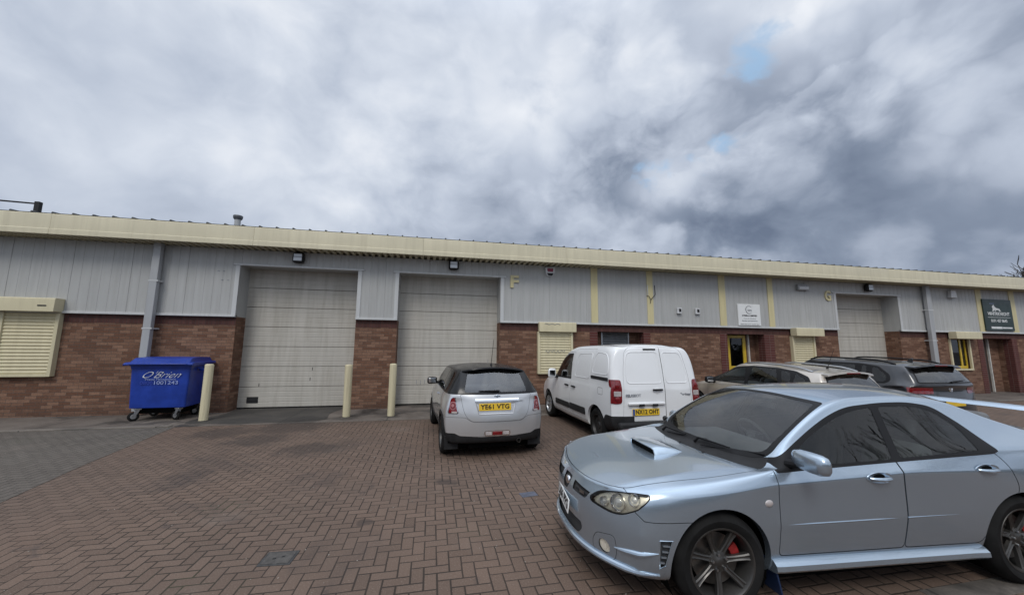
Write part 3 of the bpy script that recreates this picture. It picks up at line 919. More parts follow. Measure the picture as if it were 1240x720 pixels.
    mb = MB(); mb.tube(pts, [.006 + .016 * min(1, min(k, 39 - k) / 4) for k in range(40)], 10); lp_ = mb.build('front_lip', P, bp, smooth=True)
    # boot wing
    e = empty('boot_wing', (0, 0, 0), 0, root)
    mb = MB()
    af = [(-.85, 1.235), (-.87, 1.262), (-.93, 1.272), (-1.0, 1.265), (-1.05, 1.25), (-1.0, 1.238), (-.92, 1.228)]
    st = [(-.64, -.03), (-.60, -.006), (-.3, .0), (.3, 0), (.60, -.006), (.64, -.03)]
    m = len(af); vs = [(x, y, z + dz - .03) for (y, dz) in st for (x, z) in af]
    mb.add(vs, [(i * m + j, i * m + (j + 1) % m, (i + 1) * m + (j + 1) % m, (i + 1) * m + j) for i in range(len(st) - 1) for j in range(m)] + [tuple(range(m)), tuple(range(m * 5, m * 6))])
    mb.build('wing_blade', P, e, smooth=True, autosmooth=50)
    for y in (-.58, .58):
        mb = MB(); mb.prism([(-.78, .95), (-.90, .955), (-1.0, 1.225), (-.88, 1.225)], 'y', y - .014, y + .014); mb.build('wing_post', P, e, bevel=.006)
    # plate
    plate(root, (3.378, .0, .475), (.10, 1, 0), (-.12, 0, 1), 'LJ06 PFG', M['plate_white'], w=.44, h=.105)
    # far side tail lamps
    for sg in (1, -1):
        q, nn = c.surf((-3, .62 * sg, .80), (1, 0, 0))
        rbox('tail_light', M['red_lens'], root, q + Vector((.01, 0, 0)), (.03, .2, .12), .012)
    # wheels
    for (x, sg, st) in ((2.525, 1, R(-3)), (2.525, -1, R(-3)), (0, 1, 0), (0, -1, 0)):
        w = wheel(root, (x, sg * .752, .315), .322, .232, .20, 'seven', sg, st)
        ccol = MB(); 
        for a in np.linspace(30, 70, 8)[:-1]:
            a0, a1 = R(a), R(a + 40 / 7)
            pr = [(.112 * math.cos(a0), .112 * math.sin(a0)), (.170 * math.cos(a0), .170 * math.sin(a0)), (.170 * math.cos(a1), .170 * math.sin(a1)), (.112 * math.cos(a1), .112 * math.sin(a1))]
            ccol.prism(pr, 'y', -.02, .030)
        o = ccol.build('brake_caliper', M['red_paint'], w)
        w.rotation_euler.y = 0
        for ch in w.children:
            if ch.name.startswith(('rim', 'wheel_nut')): ch.rotation_euler.y = R(9)
        o.rotation_euler.y = R(-112) if sg > 0 else R(20)
    interior(c, 1.42, .90, .78, -.02, zf=.36, h=.60)
    # parcel shelf and mirror
    rbox('rear_view_mirror', M['dash'], root, (1.36, 0, 1.215), (.03, .22, .06), .02)
    return root

def door_mirror(e, c, ly, h, lx, mat, mat2, sg, name='mirror_shell'):
    mb = MB(); n = 20; st = []
    for t, k in ((-.5, .5), (-.46, .78), (-.3, .95), (0, 1), (.3, .98), (.44, .82), (.5, .5)):
        st.append((t, k))
    vs = []; fs = []
    for (t, k) in st:
        for i in range(n):
            a = 2 * math.pi * i / n
            ca, sa = math.cos(a), math.sin(a)
            sx = math.copysign(abs(ca) ** .75, ca) * lx * .5 * k; sz = math.copysign(abs(sa) ** .6, sa) * h * .5 * k
            if sx < 0: sx *= .45
            vs.append((c[0] + sx - .10 * abs(t) * lx, c[1] + ly * t * sg, c[2] + sz - .03 * h * t))
    m = len(st)
    for i in range(m - 1):
        for j in range(n): fs.append((i * n + j, i * n + (j + 1) % n, (i + 1) * n + (j + 1) % n, (i + 1) * n + j))
    fs += [tuple(range(n)), tuple(range((m - 1) * n, m * n))]
    mb.add(vs, fs); mb.build(name, mat, e, smooth=True, autosmooth=60)
    mb = MB(); mb.obox((c[0] - lx * .235, c[1], c[2]), (0, 1, 0), (0, 0, 1), (1, 0, 0), ly * .36, h * .30, .003); mb.build('mirror_glass', M['mirror_glass'], e, bevel=.02)
# ================================================================ small hatchback, seen from behind
def belt_face(f): return f.normal.y > .05
def make_hatch():
    root = empty('small_hatchback', (1.02, 6.5975, 0), 1.6338)
    tag(root, 'small white silver hatchback with black roof parked nose-in before the second roller door', 'car')
    P = paint('paint_white_silver', (.60, .61, .62), metal=.65, rough=.30, flake=.15, dirt=.10)
    BK = simple('paint_gloss_black', (.010, .010, .011), .22, var=.1, spec=.35)
    rows = [
        [(2.95, .58, .22), (2.467, .66, .2), (0, .66, .2), (-.40, .66, .24)],
        [(2.95, .68, .26), (2.467, .77, .25), (1.2, .755, .25), (0, .78, .25), (-.40, .735, .27)],
        [(2.95, .72, .42), (2.467, .825, .42), (1.2, .805, .42), (0, .83, .42), (-.40, .785, .42)],
        [(2.95, .72, .58), (2.467, .83, .60), (1.2, .82, .60), (0, .84, .60), (-.40, .80, .60)],
        [(2.95, .70, .68), (2.467, .82, .74), (1.2, .825, .76), (0, .84, .76), (-.40, .785, .76)],
        [(2.95, .68, .72), (2.467, .79, .85), (1.2, .805, .90), (0, .82, .90), (-.40, .755, .89)]]
    cols = [
        (2.95, (2.95, .66, .74), (3.0, .58, .76), (3.04, .48, .77), (3.10, .77)),
        (2.78, (2.78, .72, .82), (2.78, .66, .85), (2.8, .56, .875), (2.84, .90)),
        (2.467, (2.467, .765, .90), (2.467, .70, .93), (2.467, .60, .95), (2.5, .97)),
        (2.1, (2.1, .775, .945), (2.1, .72, .97), (2.1, .63, .985), (2.16, 1.01)),
        (1.88, (1.88, .775, .955), (1.88, .735, 1.01), (1.86, .67, 1.07), (1.98, 1.06)),
        (1.62, (1.62, .775, .965), (1.60, .72, 1.13), (1.56, .635, 1.26), (1.70, 1.26)),
        (1.40, (1.40, .775, .97), (1.38, .70, 1.16), (1.34, .60, 1.345), (1.44, 1.38)),
        (1.0, (1.0, .78, .975), (1.0, .69, 1.17), (1.0, .595, 1.365), (1.0, 1.42)),
        (.5, (.5, .785, .985), (.5, .69, 1.175), (.5, .59, 1.36), (.5, 1.417)),
        (.05, (.05, .785, .995), (.05, .68, 1.175), (.05, .575, 1.347), (.05, 1.405)),
        (-.16, (-.16, .775, 1.0), (-.18, .665, 1.175), (-.20, .55, 1.33), (-.25, 1.38)),
        (-.30, (-.30, .755, 1.0), (-.33, .665, 1.10), (-.36, .575, 1.16), (-.41, 1.17)),
        (-.40, (-.40, .715, .985), (-.44, .66, .99), (-.47, .59, .995), (-.53, 1.0))]
    spec = dict(rows=rows, cols=cols, front=[(3.05, .22), (3.13, .26), (3.16, .42), (3.16, .55), (3.15, .66), (3.13, .72)],
                rear=[(-.48, .24), (-.56, .27), (-.595, .42), (-.605, .60), (-.585, .76), (-.56, .89)], fn=2.4, rn=3.2,
                crease=[(8, 4, 11, .5), (6, 3, 12, .6)], crease_c=[(10, 8, 12, .75)], crease_f=[('R', 2, .2)])
    c = Car(root, spec, 3)
    c.cut('cladding', 'side', circle2(0, .30, .395, 40), over=['body'], filt=lambda p: p.y > .3)
    c.cut('cladding', 'side', circle2(2.467, .30, .395, 40), over=['body'], filt=lambda p: p.y > .3)
    c.cut('cladding', 'side', [(-.2, .1), (2.6, .1), (2.6, .32), (-.2, .32)], over=['body'], filt=lambda p: p.y > .3)
    c.arch(0, .30, .338); c.arch(2.467, .30, .338)
    any_ = lambda f: True
    c.cut('greenhouse', 'side', [(-.9, .985), (1.86, .985), (1.70, 1.2), (1.42, 1.36), (1.3, 1.6), (-.9, 1.6)], over=['body'], face=any_)
    sg_ = [(1.72, 1.0), (1.62, 1.13), (1.42, 1.285), (1.30, 1.325), (.62, 1.335), (.62, 1.0)]
    c.cut('glass_side', 'side', fillet(sg_, [.03, .05, .05, .04, .02, .02]), over=['greenhouse'])
    c.cut('glass_back', 'side', fillet([(.56, 1.005), (.56, 1.335), (.12, 1.31), (-.06, 1.27), (-.14, 1.06), (-.10, 1.015)], [.02, .02, .1, .05, .04, .03]), over=['greenhouse'])
    c.cut('glass_ws', 'top', fillet([(2.0, -.1), (1.96, .3), (1.88, .56), (1.62, .58), (1.42, .53), (1.46, .3), (1.47, -.1)], [0, .1, .05, .1, .04, .1, 0]), over=['body', 'greenhouse'], filt=lambda p: p.z > 1.)
    c.cut('glass_rear', 'rear', fillet([(-.1, 1.02), (.50, 1.015), (.515, 1.04), (.445, 1.30), (.41, 1.325), (-.1, 1.335)], [0, .03, .02, .03, .03, 0]), over=['greenhouse'])
    BO = ['body', 'seam']
    c.cut('valance', 'rear', [(-.1, .1), (.9, .1), (.9, .40), (.66, .40), (.58, .365), (.25, .345), (-.1, .345)], over=BO + ['cladding'], filt=lambda p: p.x < -.15)
    c.cut('bumper', 'rear', fillet([(-.1, .34), (.58, .36), (.66, .39), (.90, .40), (.90, .645), (.50, .645), (.40, .575), (-.1, .57)], [0, .03, .03, 0, 0, .05, .05, 0]), over=BO, gap=.004, filt=lambda p: p.x < -.22)
    hatch = fillet([(-.1, .575), (.40, .58), (.485, .64), (.535, .74), (.585, .985), (-.1, .985)], [0, .05, .06, .1, .02, 0])
    c.cut('tailgate', 'rear', hatch, over=BO, gap=.004)
    lp = fillet([(.605, .695), (.755, .69), (.77, .72), (.735, .92), (.695, .955), (.655, .945)], [.03, .03, .02, .05, .04, .03])
    c.cut('lamp_ring', 'rear', lp, over=BO + ['tailgate'], filt=lambda p: p.x < -.2, face=lambda f: f.normal.x < 0.1)
    c.cut('lamp', 'rear', inset(lp, .013), over=['lamp_ring'], face=lambda f: f.normal.x < 0.1)
    c.cut('fog_rim', 'rear', fillet([(-.1, .350), (.20, .355), (.215, .40), (.20, .435), (-.1, .44)], [0, .02, .02, .02, 0]), over=['bumper', 'valance', 'seam'], filt=lambda p: p.x < -.4)
    c.cut('side_door', 'side', fillet([(1.90, .335), (1.86, .983), (.60, .983), (.56, .62), (.60, .335)], [.05, .01, .01, .1, .06]), over=['body'], gap=.0045)
    # parts
    tg = c.emit('tailgate', 'tailgate', P, thick=.01)[0]
    bp = c.emit('bumper', 'rear_bumper', P)[0]
    c.emit('valance', 'bumper_valance', M['black_plastic'])
    c.emit('cladding', 'arch_cladding', M['black_plastic'], off=.006, thick=.012)
    c.emit('greenhouse', 'roof', BK)
    dl, dr = c.emit('side_door', 'door', P, mode='pair', thick=.01)
    c.emit('glass_side', 'side_window', M['glass_dark'], mode='pair'); c.emit('glass_back', 'quarter_window', M['glass_dark'], mode='pair')
    c.emit('glass_ws', 'windscreen', M['glass_ws']); c.emit('glass_rear', 'rear_window', M['glass_rear'])
    lr = c.emit('lamp_ring', 'tail_light_rim', M['chrome'], mode='pair', off=.004)
    la = c.emit('lamp', 'tail_light', M['red_lens'], mode='pair', off=.003)
    for sg, l in zip((1, -1), la):
        q, n = c.surf((-3, .69 * sg, .815), (1, 0, 0)); up = Vector((0, 0, 1)); n = n.normalized(); t = up.cross(n).normalized(); u2 = n.cross(t)
        for r0, mt, of in ((.056, M['ring_lens'], .006), (.045, M['red_lens'], .010), (.022, M['ring_lens'], .013)):
            mb = MB(); vs = []
            for k in range(28):
                a = 2 * math.pi * k / 28; vs.append(q + n * of + t * r0 * math.cos(a) + u2 * r0 * 1.15 * math.sin(a))
            mb.add(vs + [q + n * (of + .002)], [(k, (k + 1) % 28, 28) for k in range(28)]); mb.build('lamp_element', mt, l, smooth=True)
        q, n = c.surf((-3, .67 * sg, .715), (1, 0, 0)); mb = MB(); mb.obox(q + n * .005, n.cross(up).normalized(), up, n, .045, .014, .003); mb.build('reverse_lamp', M['white_lens'], l, bevel=.004)
    fr = c.emit('fog_rim', 'fog_lamp_surround', M['chrome'], off=.004)[0]
    q, n = c.surf((-3, 0, .397), (1, 0, 0))
    rbox('fog_lamp', M['red_lens'], fr, q + Vector((-.006, 0, 0)), (.012, .16, .055), .006)
    for y in (.14, -.14): rbox('reverse_lamp', M['white_lens'], fr, (q.x - .003, y, .397), (.012, .10, .05), .006)
    c.finish(P, [(0, .30), (2.467, .30)], zfloor=.18, yw=.79, arch_r=.338, lipmat=M['black_plastic'], glass=('lamp',))
    # roof spoiler lip
    mb = MB(); st = []
    for y in np.linspace(-.535, .535, 13):
        q, _ = c.surf((-.215 - .0 , float(y), 3), (0, 0, -1)); st.append(q)
    vs = []
    for q in st:
        b = 1 - (q.y / .56) ** 4
        vs += [(q.x + .16, q.y, q.z + .028), (q.x - .11 * b, q.y, q.z + .014), (q.x - .12 * b, q.y, q.z - .008), (q.x + .05, q.y, q.z - .035)]
    mb.add(vs, [(i * 4 + j, i * 4 + (j + 1) % 4, (i + 1) * 4 + (j + 1) % 4, (i + 1) * 4 + j) for i in range(12) for j in range(4)] + [(0, 1, 2, 3), (48, 49, 50, 51)])
    mb.build('roof_spoiler', BK, root, smooth=True, autosmooth=40)
    # aerial
    q, _ = c.surf((.05, -.02, 3), (0, 0, -1))
    mb = MB(); mb.tube([q, q + Vector((-.03, 0, .03))], .02, 10); mb.tube([q + Vector((-.02, 0, .03)), q + Vector((-.20, 0, .46))], [.005, .003], 6); mb.build('aerial', M['black_plastic'], root, smooth=True)
    # tailgate furniture
    q, n = c.surf((-3, 0, .905), (1, 0, 0)); pts = []
    for y in np.linspace(-.36, .36, 15):
        p, _ = c.surf((-3, float(y), .897), (1, 0, 0)); pts.append(p + Vector((-.008, 0, 0)))
    mb = MB()
    vs = []
    for p in pts: vs += [(p.x + .01, p.y, p.z + .030), (p.x - .004, p.y, p.z + .026), (p.x - .026, p.y, p.z - .008), (p.x - .026, p.y, p.z - .022), (p.x + .01, p.y, p.z - .028)]
    mb.add(vs, [(i * 5 + j, i * 5 + (j + 1) % 5, (i + 1) * 5 + (j + 1) % 5, (i + 1) * 5 + j) for i in range(14) for j in range(5)] + [tuple(range(5)), tuple(range(70, 75))])
    mb.build('boot_handle', M['chrome'], tg, smooth=True, autosmooth=50)
    q, n = c.surf((-3, .0, .955), (1, 0, 0))
    mb = MB(); mb.lathe([(0, -.006), (.022, -.005), (.028, 0)], (q.x, 0, q.z), 'x', 20); mb.obox((q.x - .004, 0, q.z), (0, 1, 0), (0, 0, 1), (1, 0, 0), .05, .009, .003); mb.build('badge', M['chrome'], tg, smooth=True)
    mb = MB(); q, n = c.surf((-3, -.38, .875), (1, 0, 0)); mb.obox(q, (0, 1, 0), (0, 0, 1), (1, 0, 0), .045, .007, .003); mb.build('badge', M['alu'], tg)
    # plate recess (a rounded frame pressed in the tailgate)
    c.line('plate_recess', P, [(-3, .34, .85), (-3, -.30, .85), (-3, -.26, .69), (-3, .30, .69)], (1, 0, 0), .010, tg, closed=True, off=-.004)
    q, n = c.surf((-3, .04, .79), (1, 0, 0))
    plate(root, (q.x - .016, .04, .798), (0, -1, 0), (.10, 0, 1), 'YE61 VTG', M['plate_yellow'])
    # exhaust
    mb = MB(); mb.lathe([(.032, -.1), (.034, 0), (.030, 0), (.028, -.1)], (0, 0, 0), 'x', 20)
    o = mb.build('exhaust', M['disc'], root, smooth=True); o.location = (-.575, -.36, .265); o.rotation_euler = (0, 0, math.pi)
    # rear wiper
    q0, _ = c.surf((-3, .02, 1.025), (1, 0, 0)); q1, _ = c.surf((-3, .30, 1.03), (1, 0, 0))
    mb = MB(); mb.tube([q0 + Vector((-.015, -.06, .01)), q0 + Vector((-.02, .02, .012)), q1 + Vector((-.014, 0, .008))], [.016, .013, .005], 8); mb.build('rear_wiper', M['black_trim'], root, smooth=True)
    # mirrors
    for sg in (1, -1):
        e = empty('door_mirror', (0, 0, 0), 0, root)
        door_mirror(e, (1.66, .885 * sg, 1.03), .20, .145, .13, BK, M['black_plastic'], sg)
        mb = MB(); mb.tube([(1.70, .76 * sg, .985), (1.67, .84 * sg, .99)], [.03, .024], 8); mb.build('mirror_foot', M['black_trim'], e, smooth=True)
        q, _ = c.surf((.80, 3 * sg, .875), (0, -sg, 0))
        mb = MB(); mb.tube([(.88, q.y + .001 * sg, .875), (.86, q.y + .022 * sg, .875), (.72, q.y + .022 * sg, .875), (.70, q.y + .001 * sg, .875)], .011, 8); mb.build('door_handle', M['chrome'], dl if sg > 0 else dr, smooth=True)
        mb = MB(); mb.prism([(-.32, .34), (-.335, .34), (-.345, .13), (-.33, .13)], 'y', .58 * sg, .80 * sg); mb.build('mud_flap', M['black_plastic'], root, bevel=.004)
    for (x, sg) in ((0, 1), (0, -1), (2.467, 1), (2.467, -1)):
        wheel(root, (x, sg * .735, .305), .312, .215, .19, 'dark', sg)
    interior(c, 1.28, .93, .72, .12, zf=.34, h=.50, heads=False)
    return root

# ================================================================ white panel van, seen from behind on its left
def make_van():
    root = empty('panel_van', (3.893, 6.695, 0), 1.5933)
    tag(root, 'white panel van with windowless rear doors and black side mouldings', 'van')
    P = paint('paint_van_white', (.74, .75, .755), metal=0, rough=.32, dirt=.12)
    rows = [
        [(3.30, .64, .24), (2.728, .70, .22), (0, .70, .22), (-.62, .76, .36)],
        [(3.30, .74, .28), (2.728, .81, .28), (1.4, .83, .27), (0, .83, .28), (-.62, .83, .40)],
        [(3.30, .79, .45), (2.728, .862, .45), (1.4, .872, .45), (0, .872, .45), (-.62, .868, .50)],
        [(3.30, .80, .62), (2.728, .868, .65), (1.4, .882, .65), (0, .885, .65), (-.62, .872, .66)],
        [(3.30, .78, .76), (2.728, .858, .83), (1.4, .882, .85), (0, .885, .85), (-.62, .872, .85)],
        [(3.30, .75, .83), (2.728, .835, .93), (1.4, .878, 1.0), (0, .882, 1.0), (-.62, .866, 1.0)]]
    cols = [
        (3.30, (3.30, .72, .87), (3.38, .62, .89), (3.42, .52, .90), (3.50, .90)),
        (3.05, (3.05, .77, .93), (3.05, .71, .96), (3.08, .6, .985), (3.12, 1.0)),
        (2.728, (2.728, .80, .975), (2.728, .745, 1.0), (2.728, .65, 1.02), (2.80, 1.06)),
        (2.38, (2.38, .83, 1.01), (2.38, .79, 1.04), (2.38, .725, 1.06), (2.58, 1.085)),
        (2.08, (2.08, .845, 1.03), (2.08, .82, 1.16), (2.06, .755, 1.31), (2.22, 1.34)),
        (1.72, (1.72, .858, 1.05), (1.71, .835, 1.28), (1.68, .755, 1.555), (1.80, 1.62)),
        (1.34, (1.34, .868, 1.06), (1.34, .848, 1.34), (1.30, .755, 1.685), (1.38, 1.755)),
        (.9, (.9, .872, 1.07), (.9, .852, 1.36), (.9, .765, 1.715), (.9, 1.80)),
        (.3, (.3, .874, 1.08), (.3, .855, 1.37), (.3, .765, 1.725), (.3, 1.815)),
        (-.25, (-.25, .872, 1.08), (-.25, .853, 1.37), (-.25, .755, 1.72), (-.25, 1.81)),
        (-.47, (-.47, .868, 1.08), (-.47, .846, 1.37), (-.47, .735, 1.70), (-.48, 1.79)),
        (-.545, (-.555, .862, 1.08), (-.555, .832, 1.36), (-.54, .71, 1.655), (-.565, 1.735)),
        (-.585, (-.60, .855, 1.08), (-.605, .80, 1.24), (-.60, .69, 1.42), (-.625, 1.45)),
        (-.62, (-.625, .845, 1.08), (-.655, .79, 1.085), (-.665, .68, 1.09), (-.685, 1.09))]
    spec = dict(rows=rows, cols=cols, front=[(3.45, .24), (3.58, .28), (3.62, .45), (3.62, .60), (3.60, .75), (3.56, .84)],
                rear=[(-.66, .36), (-.69, .40), (-.70, .50), (-.70, .66), (-.70, .85), (-.695, 1.0)], fn=2.4, rn=5, crown=2.6,
                crease=[(8, 4, 6, .3)], crease_c=[(11, 7, 12, .3), (13, 0, 6, .25)])
    c = Car(root, spec, 3)
    c.arch(0, .315, .375); c.arch(2.728, .315, .375)
    B = ['body', 'seam']
    sw = fillet([(2.30, 1.035), (2.10, 1.24), (1.80, 1.475), (1.48, 1.60), (1.14, 1.615), (1.16, 1.06)], [.04, .1, .1, .06, .05, .04])
    c.cut('window_trim', 'side', sw, over=B)
    c.cut('glass_side', 'side', inset(sw, .035), over=['window_trim'])
    c.cut('ws_trim', 'top', fillet([(2.60, -.1), (2.55, .4), (2.42, .66), (2.05, .70), (1.62, .68), (1.50, .5), (1.56, -.1)], [0, .1, .06, .1, .06, .1, 0]), over=B, filt=lambda p: p.z > 1.03)
    c.cut('glass_ws', 'top', fillet([(2.55, -.1), (2.50, .4), (2.38, .62), (2.05, .655), (1.68, .63), (1.58, .5), (1.62, -.1)], [0, .1, .06, .1, .06, .1, 0]), over=['ws_trim'])
    fd = fillet([(2.28, .33), (2.36, .62), (2.335, .99), (2.30, 1.03), (1.80, 1.50), (1.46, 1.64), (1.07, 1.655), (1.215, 1.0), (1.27, .33)], [.05, .1, .05, .02, .1, .08, .04, .3, .05])
    c.cut('front_door', 'side', fd, over=B, gap=.0045)
    sd = fillet([(1.262, .33), (1.207, 1.0), (1.062, 1.655), (.95, 1.70), (.05, 1.72), (.22, 1.1), (.31, .62), (.335, .33)], [.05, .3, .05, .05, .05, .2, .1, .05])
    c.cut('sliding_door', 'side', sd, over=B, gap=.0045)
    c.cut('black_bumper', 'side', fillet([(-.36, .1), (-.34, .50), (-.42, .585), (-.9, .585), (-.9, .1)], [0, .04, .03, 0, 0]), over=B, filt=lambda p: p.y > .5, face=lambda f: f.normal.y > .05)
    c.cut('black_bumper', 'rear', [(-.1, .1), (.9, .1), (.9, .50), (-.1, .50)], over=B)
    lp = fillet([(.70, .80), (.79, .785), (.90, .80), (.90, 1.19), (.71, 1.19), (.695, 1.05)], [.06, .06, .02, .03, .04, .1])
    c.cut('lamp', 'rear', lp, over=B, filt=lambda p: p.x < -.5, face=lambda f: f.normal.x < -.12)
    c.cut('rear_door', 'rear', fillet([(-.1, .505), (.685, .51), (.66, 1.0), (.645, 1.3), (.58, 1.66), (.50, 1.745), (-.1, 1.775)], [0, .05, .1, .1, .12, .06, 0]), over=B, gap=.004, filt=lambda p: p.x < -.42)
    tr = c.emit('window_trim', 'window_trim', M['black_trim'], mode='pair'); c.emit('ws_trim', 'windscreen_seal', M['black_trim'])
    c.emit('glass_side', 'side_window', M['glass_side'], mode='pair'); c.emit('glass_ws', 'windscreen', M['glass_ws'])
    dl, dr = c.emit('front_door', 'front_door', P, mode='pair', thick=.01)
    sl, sr = c.emit('sliding_door', 'sliding_door', P, mode='pair', thick=.01)
    bb = c.emit('black_bumper', 'rear_bumper', M['black_plastic'], off=.012, thick=.03)[0]
    rd = c.emit('rear_door', 'rear_doors', P, thick=.01)[0]
    la = c.emit('lamp', 'tail_light', M['red_lens'], mode='pair', off=.010, thick=.015)
    for sg, l in zip((1, -1), la):
        q, n = c.surf((-3, .775 * sg, .955), (1, 0, 0)); rbox('reverse_lamp', M['white_lens'], l, q + Vector((-.012, 0, 0)), (.012, .13, .085), .006, (0, 0, R(-9 * sg)))
        for z in (1.09, .865):
            q, n = c.surf((-3, .77 * sg, z), (1, 0, 0)); mb = MB(); mb.lathe([(0, -.022), (.03, -.020), (.048, -.012), (.05, -.005)], (q.x, q.y, q.z), 'x', 20); mb.build('lamp_bowl', M['red_lens'], l, smooth=True)
    c.finish(P, [(0, .315), (2.728, .315)], zfloor=.20, yw=.84, arch_r=.375, glass=('window_trim',))
    D = (1, 0, 0)
    # split between the doors and pressed window blanks
    c.line('door_seam', M['seam'], [(-3, -.115, 1.77), (-3, -.125, 1.4), (-3, -.13, .505)], D, .005, rd, off=-.001)
    for pl in ([(.585, 1.15), (.60, 1.30), (.575, 1.52), (.535, 1.635), (.47, 1.665), (-.02, 1.67), (-.055, 1.64), (-.08, 1.18), (-.05, 1.13), (.54, 1.13)], [(-.17, 1.18), (-.165, 1.64), (-.20, 1.665), (-.47, 1.66), (-.53, 1.63), (-.575, 1.5), (-.615, 1.25), (-.60, 1.15), (-.56, 1.13), (-.2, 1.13)]):
        c.line('door_pressing', P, [(-3, y, z) for y, z in fillet(pl, .03, 3)], D, .011, rd, closed=True, off=-.003)
    # handle
    q, n = c.surf((-3, .03, 1.02), D)
    mb = MB(); mb.lathe([(0, -.004), (.055, -.004), (.062, 0)], (q.x, .03, 1.0), 'x', 24); mb.build('handle_cup', P, rd, smooth=True)
    rbox('rear_handle', M['black_plastic'], rd, q + Vector((-.02, -.005, .0)), (.03, .19, .028), .008)
    rbox('brake_light', M['black_trim'], root, c.surf((-3, .08, 1.715), D)[0] + Vector((-.002, 0, 0)), (.02, .25, .028), .006)
    q, n = c.surf((-3, .24, .775), D)
    rbox('number_lamp_bar', P, rd, (q.x - .012, .25, .79), (.05, .70, .045), .015)
    for y in (.36, .10): rbox('plate_lamp', M['black_plastic'], rd, (q.x - .035, y, .768), (.03, .10, .04), .006)
    q, n = c.surf((-3, .27, .66), D)
    plate(root, (q.x - .012, .27, .652), (0, -1, 0), (.03, 0, 1), 'NX12 OHT', M['plate_yellow'], gb=True)
    q, n = c.surf((-3, .50, .93), D)
    text_mesh('lettering', 'PEUGEOT', .062, M['grey_ink'], rd, (q.x - .003, .495, .925), (0, -1, 0), (0, 0, 1), width=.29, bold=.003)
    q, n = c.surf((-3, -.54, .94), D)
    text_mesh('lettering', 'Partner', .06, M['grey_ink'], rd, (q.x - .003, -.54, .935), (0, -1, 0), (0, 0, 1), width=.22, bold=.002)
    # bumper step
    rbox('bumper_step', M['black_plastic'], root, (-.735, 0, .43), (.13, 1.62, .13), .04)
    # side furniture
    for sg, d, s in ((1, dl, sl), (-1, dr, sr)):
        y = lambda x, z: c.surf((x, 3 * sg, z), (0, -sg, 0))[0]
        def strip(name, x0, x1, z0, z1, mat, par, th=.014, r=.03):
            q0, q1 = y(x0, (z0 + z1) / 2), y(x1, (z0 + z1) / 2)
            pl = fillet([(x0, z0[0] if isinstance(z0, tuple) else z0), (x0, z1), (x1, z1), (x1, z0)], r)
            mb = MB(); a = min(abs(q0.y), abs(q1.y)) - .012; b = max(abs(q0.y), abs(q1.y)) + th
            mb.prism(pl, 'y', a * sg, b * sg); mb.build(name, mat, par, bevel=.005)
        strip('side_moulding', 2.13, 1.285, .43, .545, M['black_plastic'], d); strip('side_moulding', 1.25, .45, .43, .56, M['black_plastic'], s)
        strip('door_rail', .17, -.50, 1.155, 1.215, M['black_plastic'], root, .010, .01)
        for x, par in ((1.40, d), (1.02, s)):
            q = y(x, .915); rbox('door_handle', M['black_plastic'], par, q + Vector((0, .012 * sg, 0)), (.20, .03, .032), .01)
            mb = MB(); mb.lathe([(0, 0), (.045, 0), (.05, .002)], (0, 0, 0), 'y', 20); o = mb.build('handle_cup', P, par, smooth=True); o.location = q + Vector((0, .001 * sg, -.02)); o.scale = (1, sg, 1)
        # pressed blanks on the load bay
        for pl in ([(.98, 1.14), (.86, 1.50), (.78, 1.61), (.16, 1.63), (.25, 1.14)], [(.13, 1.26), (.06, 1.55), (-.02, 1.65), (-.36, 1.63), (-.47, 1.5), (-.50, 1.26)]):
            c.line('side_pressing', P, [(x, 3 * sg, z) for x, z in fillet(pl, .09, 5)], (0, -sg, 0), .010, s if pl[0][0] > .5 else root, closed=True, off=-.003)
        e = empty('door_mirror', (0, 0, 0), 0, root)
        door_mirror(e, (2.05, 1.00 * sg, 1.125), .19, .23, .14, P, M['black_plastic'], sg)
        rbox('mirror_base', M['black_plastic'], e, (2.09, .90 * sg, 1.045), (.12, .14, .06), .02)
    q = c.surf((-.42, 3, .70), (0, -1, 0))[0]
    c.line('fuel_flap', M['seam'], [(x, 3, z) for x, z in fillet([(-.12, .90), (-.12, 1.02), (-.30, 1.02), (-.30, .90)], .03)], (0, -1, 0), .003, root, closed=True, off=-.001)
    for (x, sg) in ((0, 1), (0, -1), (2.728, 1), (2.728, -1)):
        wheel(root, (x, sg * .755, .315), .318, .205, .195, 'steel' if x < 1 else 'cap', sg)
    interior(c, 1.70, 1.08, .98, None, zf=.55, h=.62)
    rbox('bulkhead', M['lining'], root, (.55, 0, .95), (.04, 1.5, 1.3), .01)
    return root

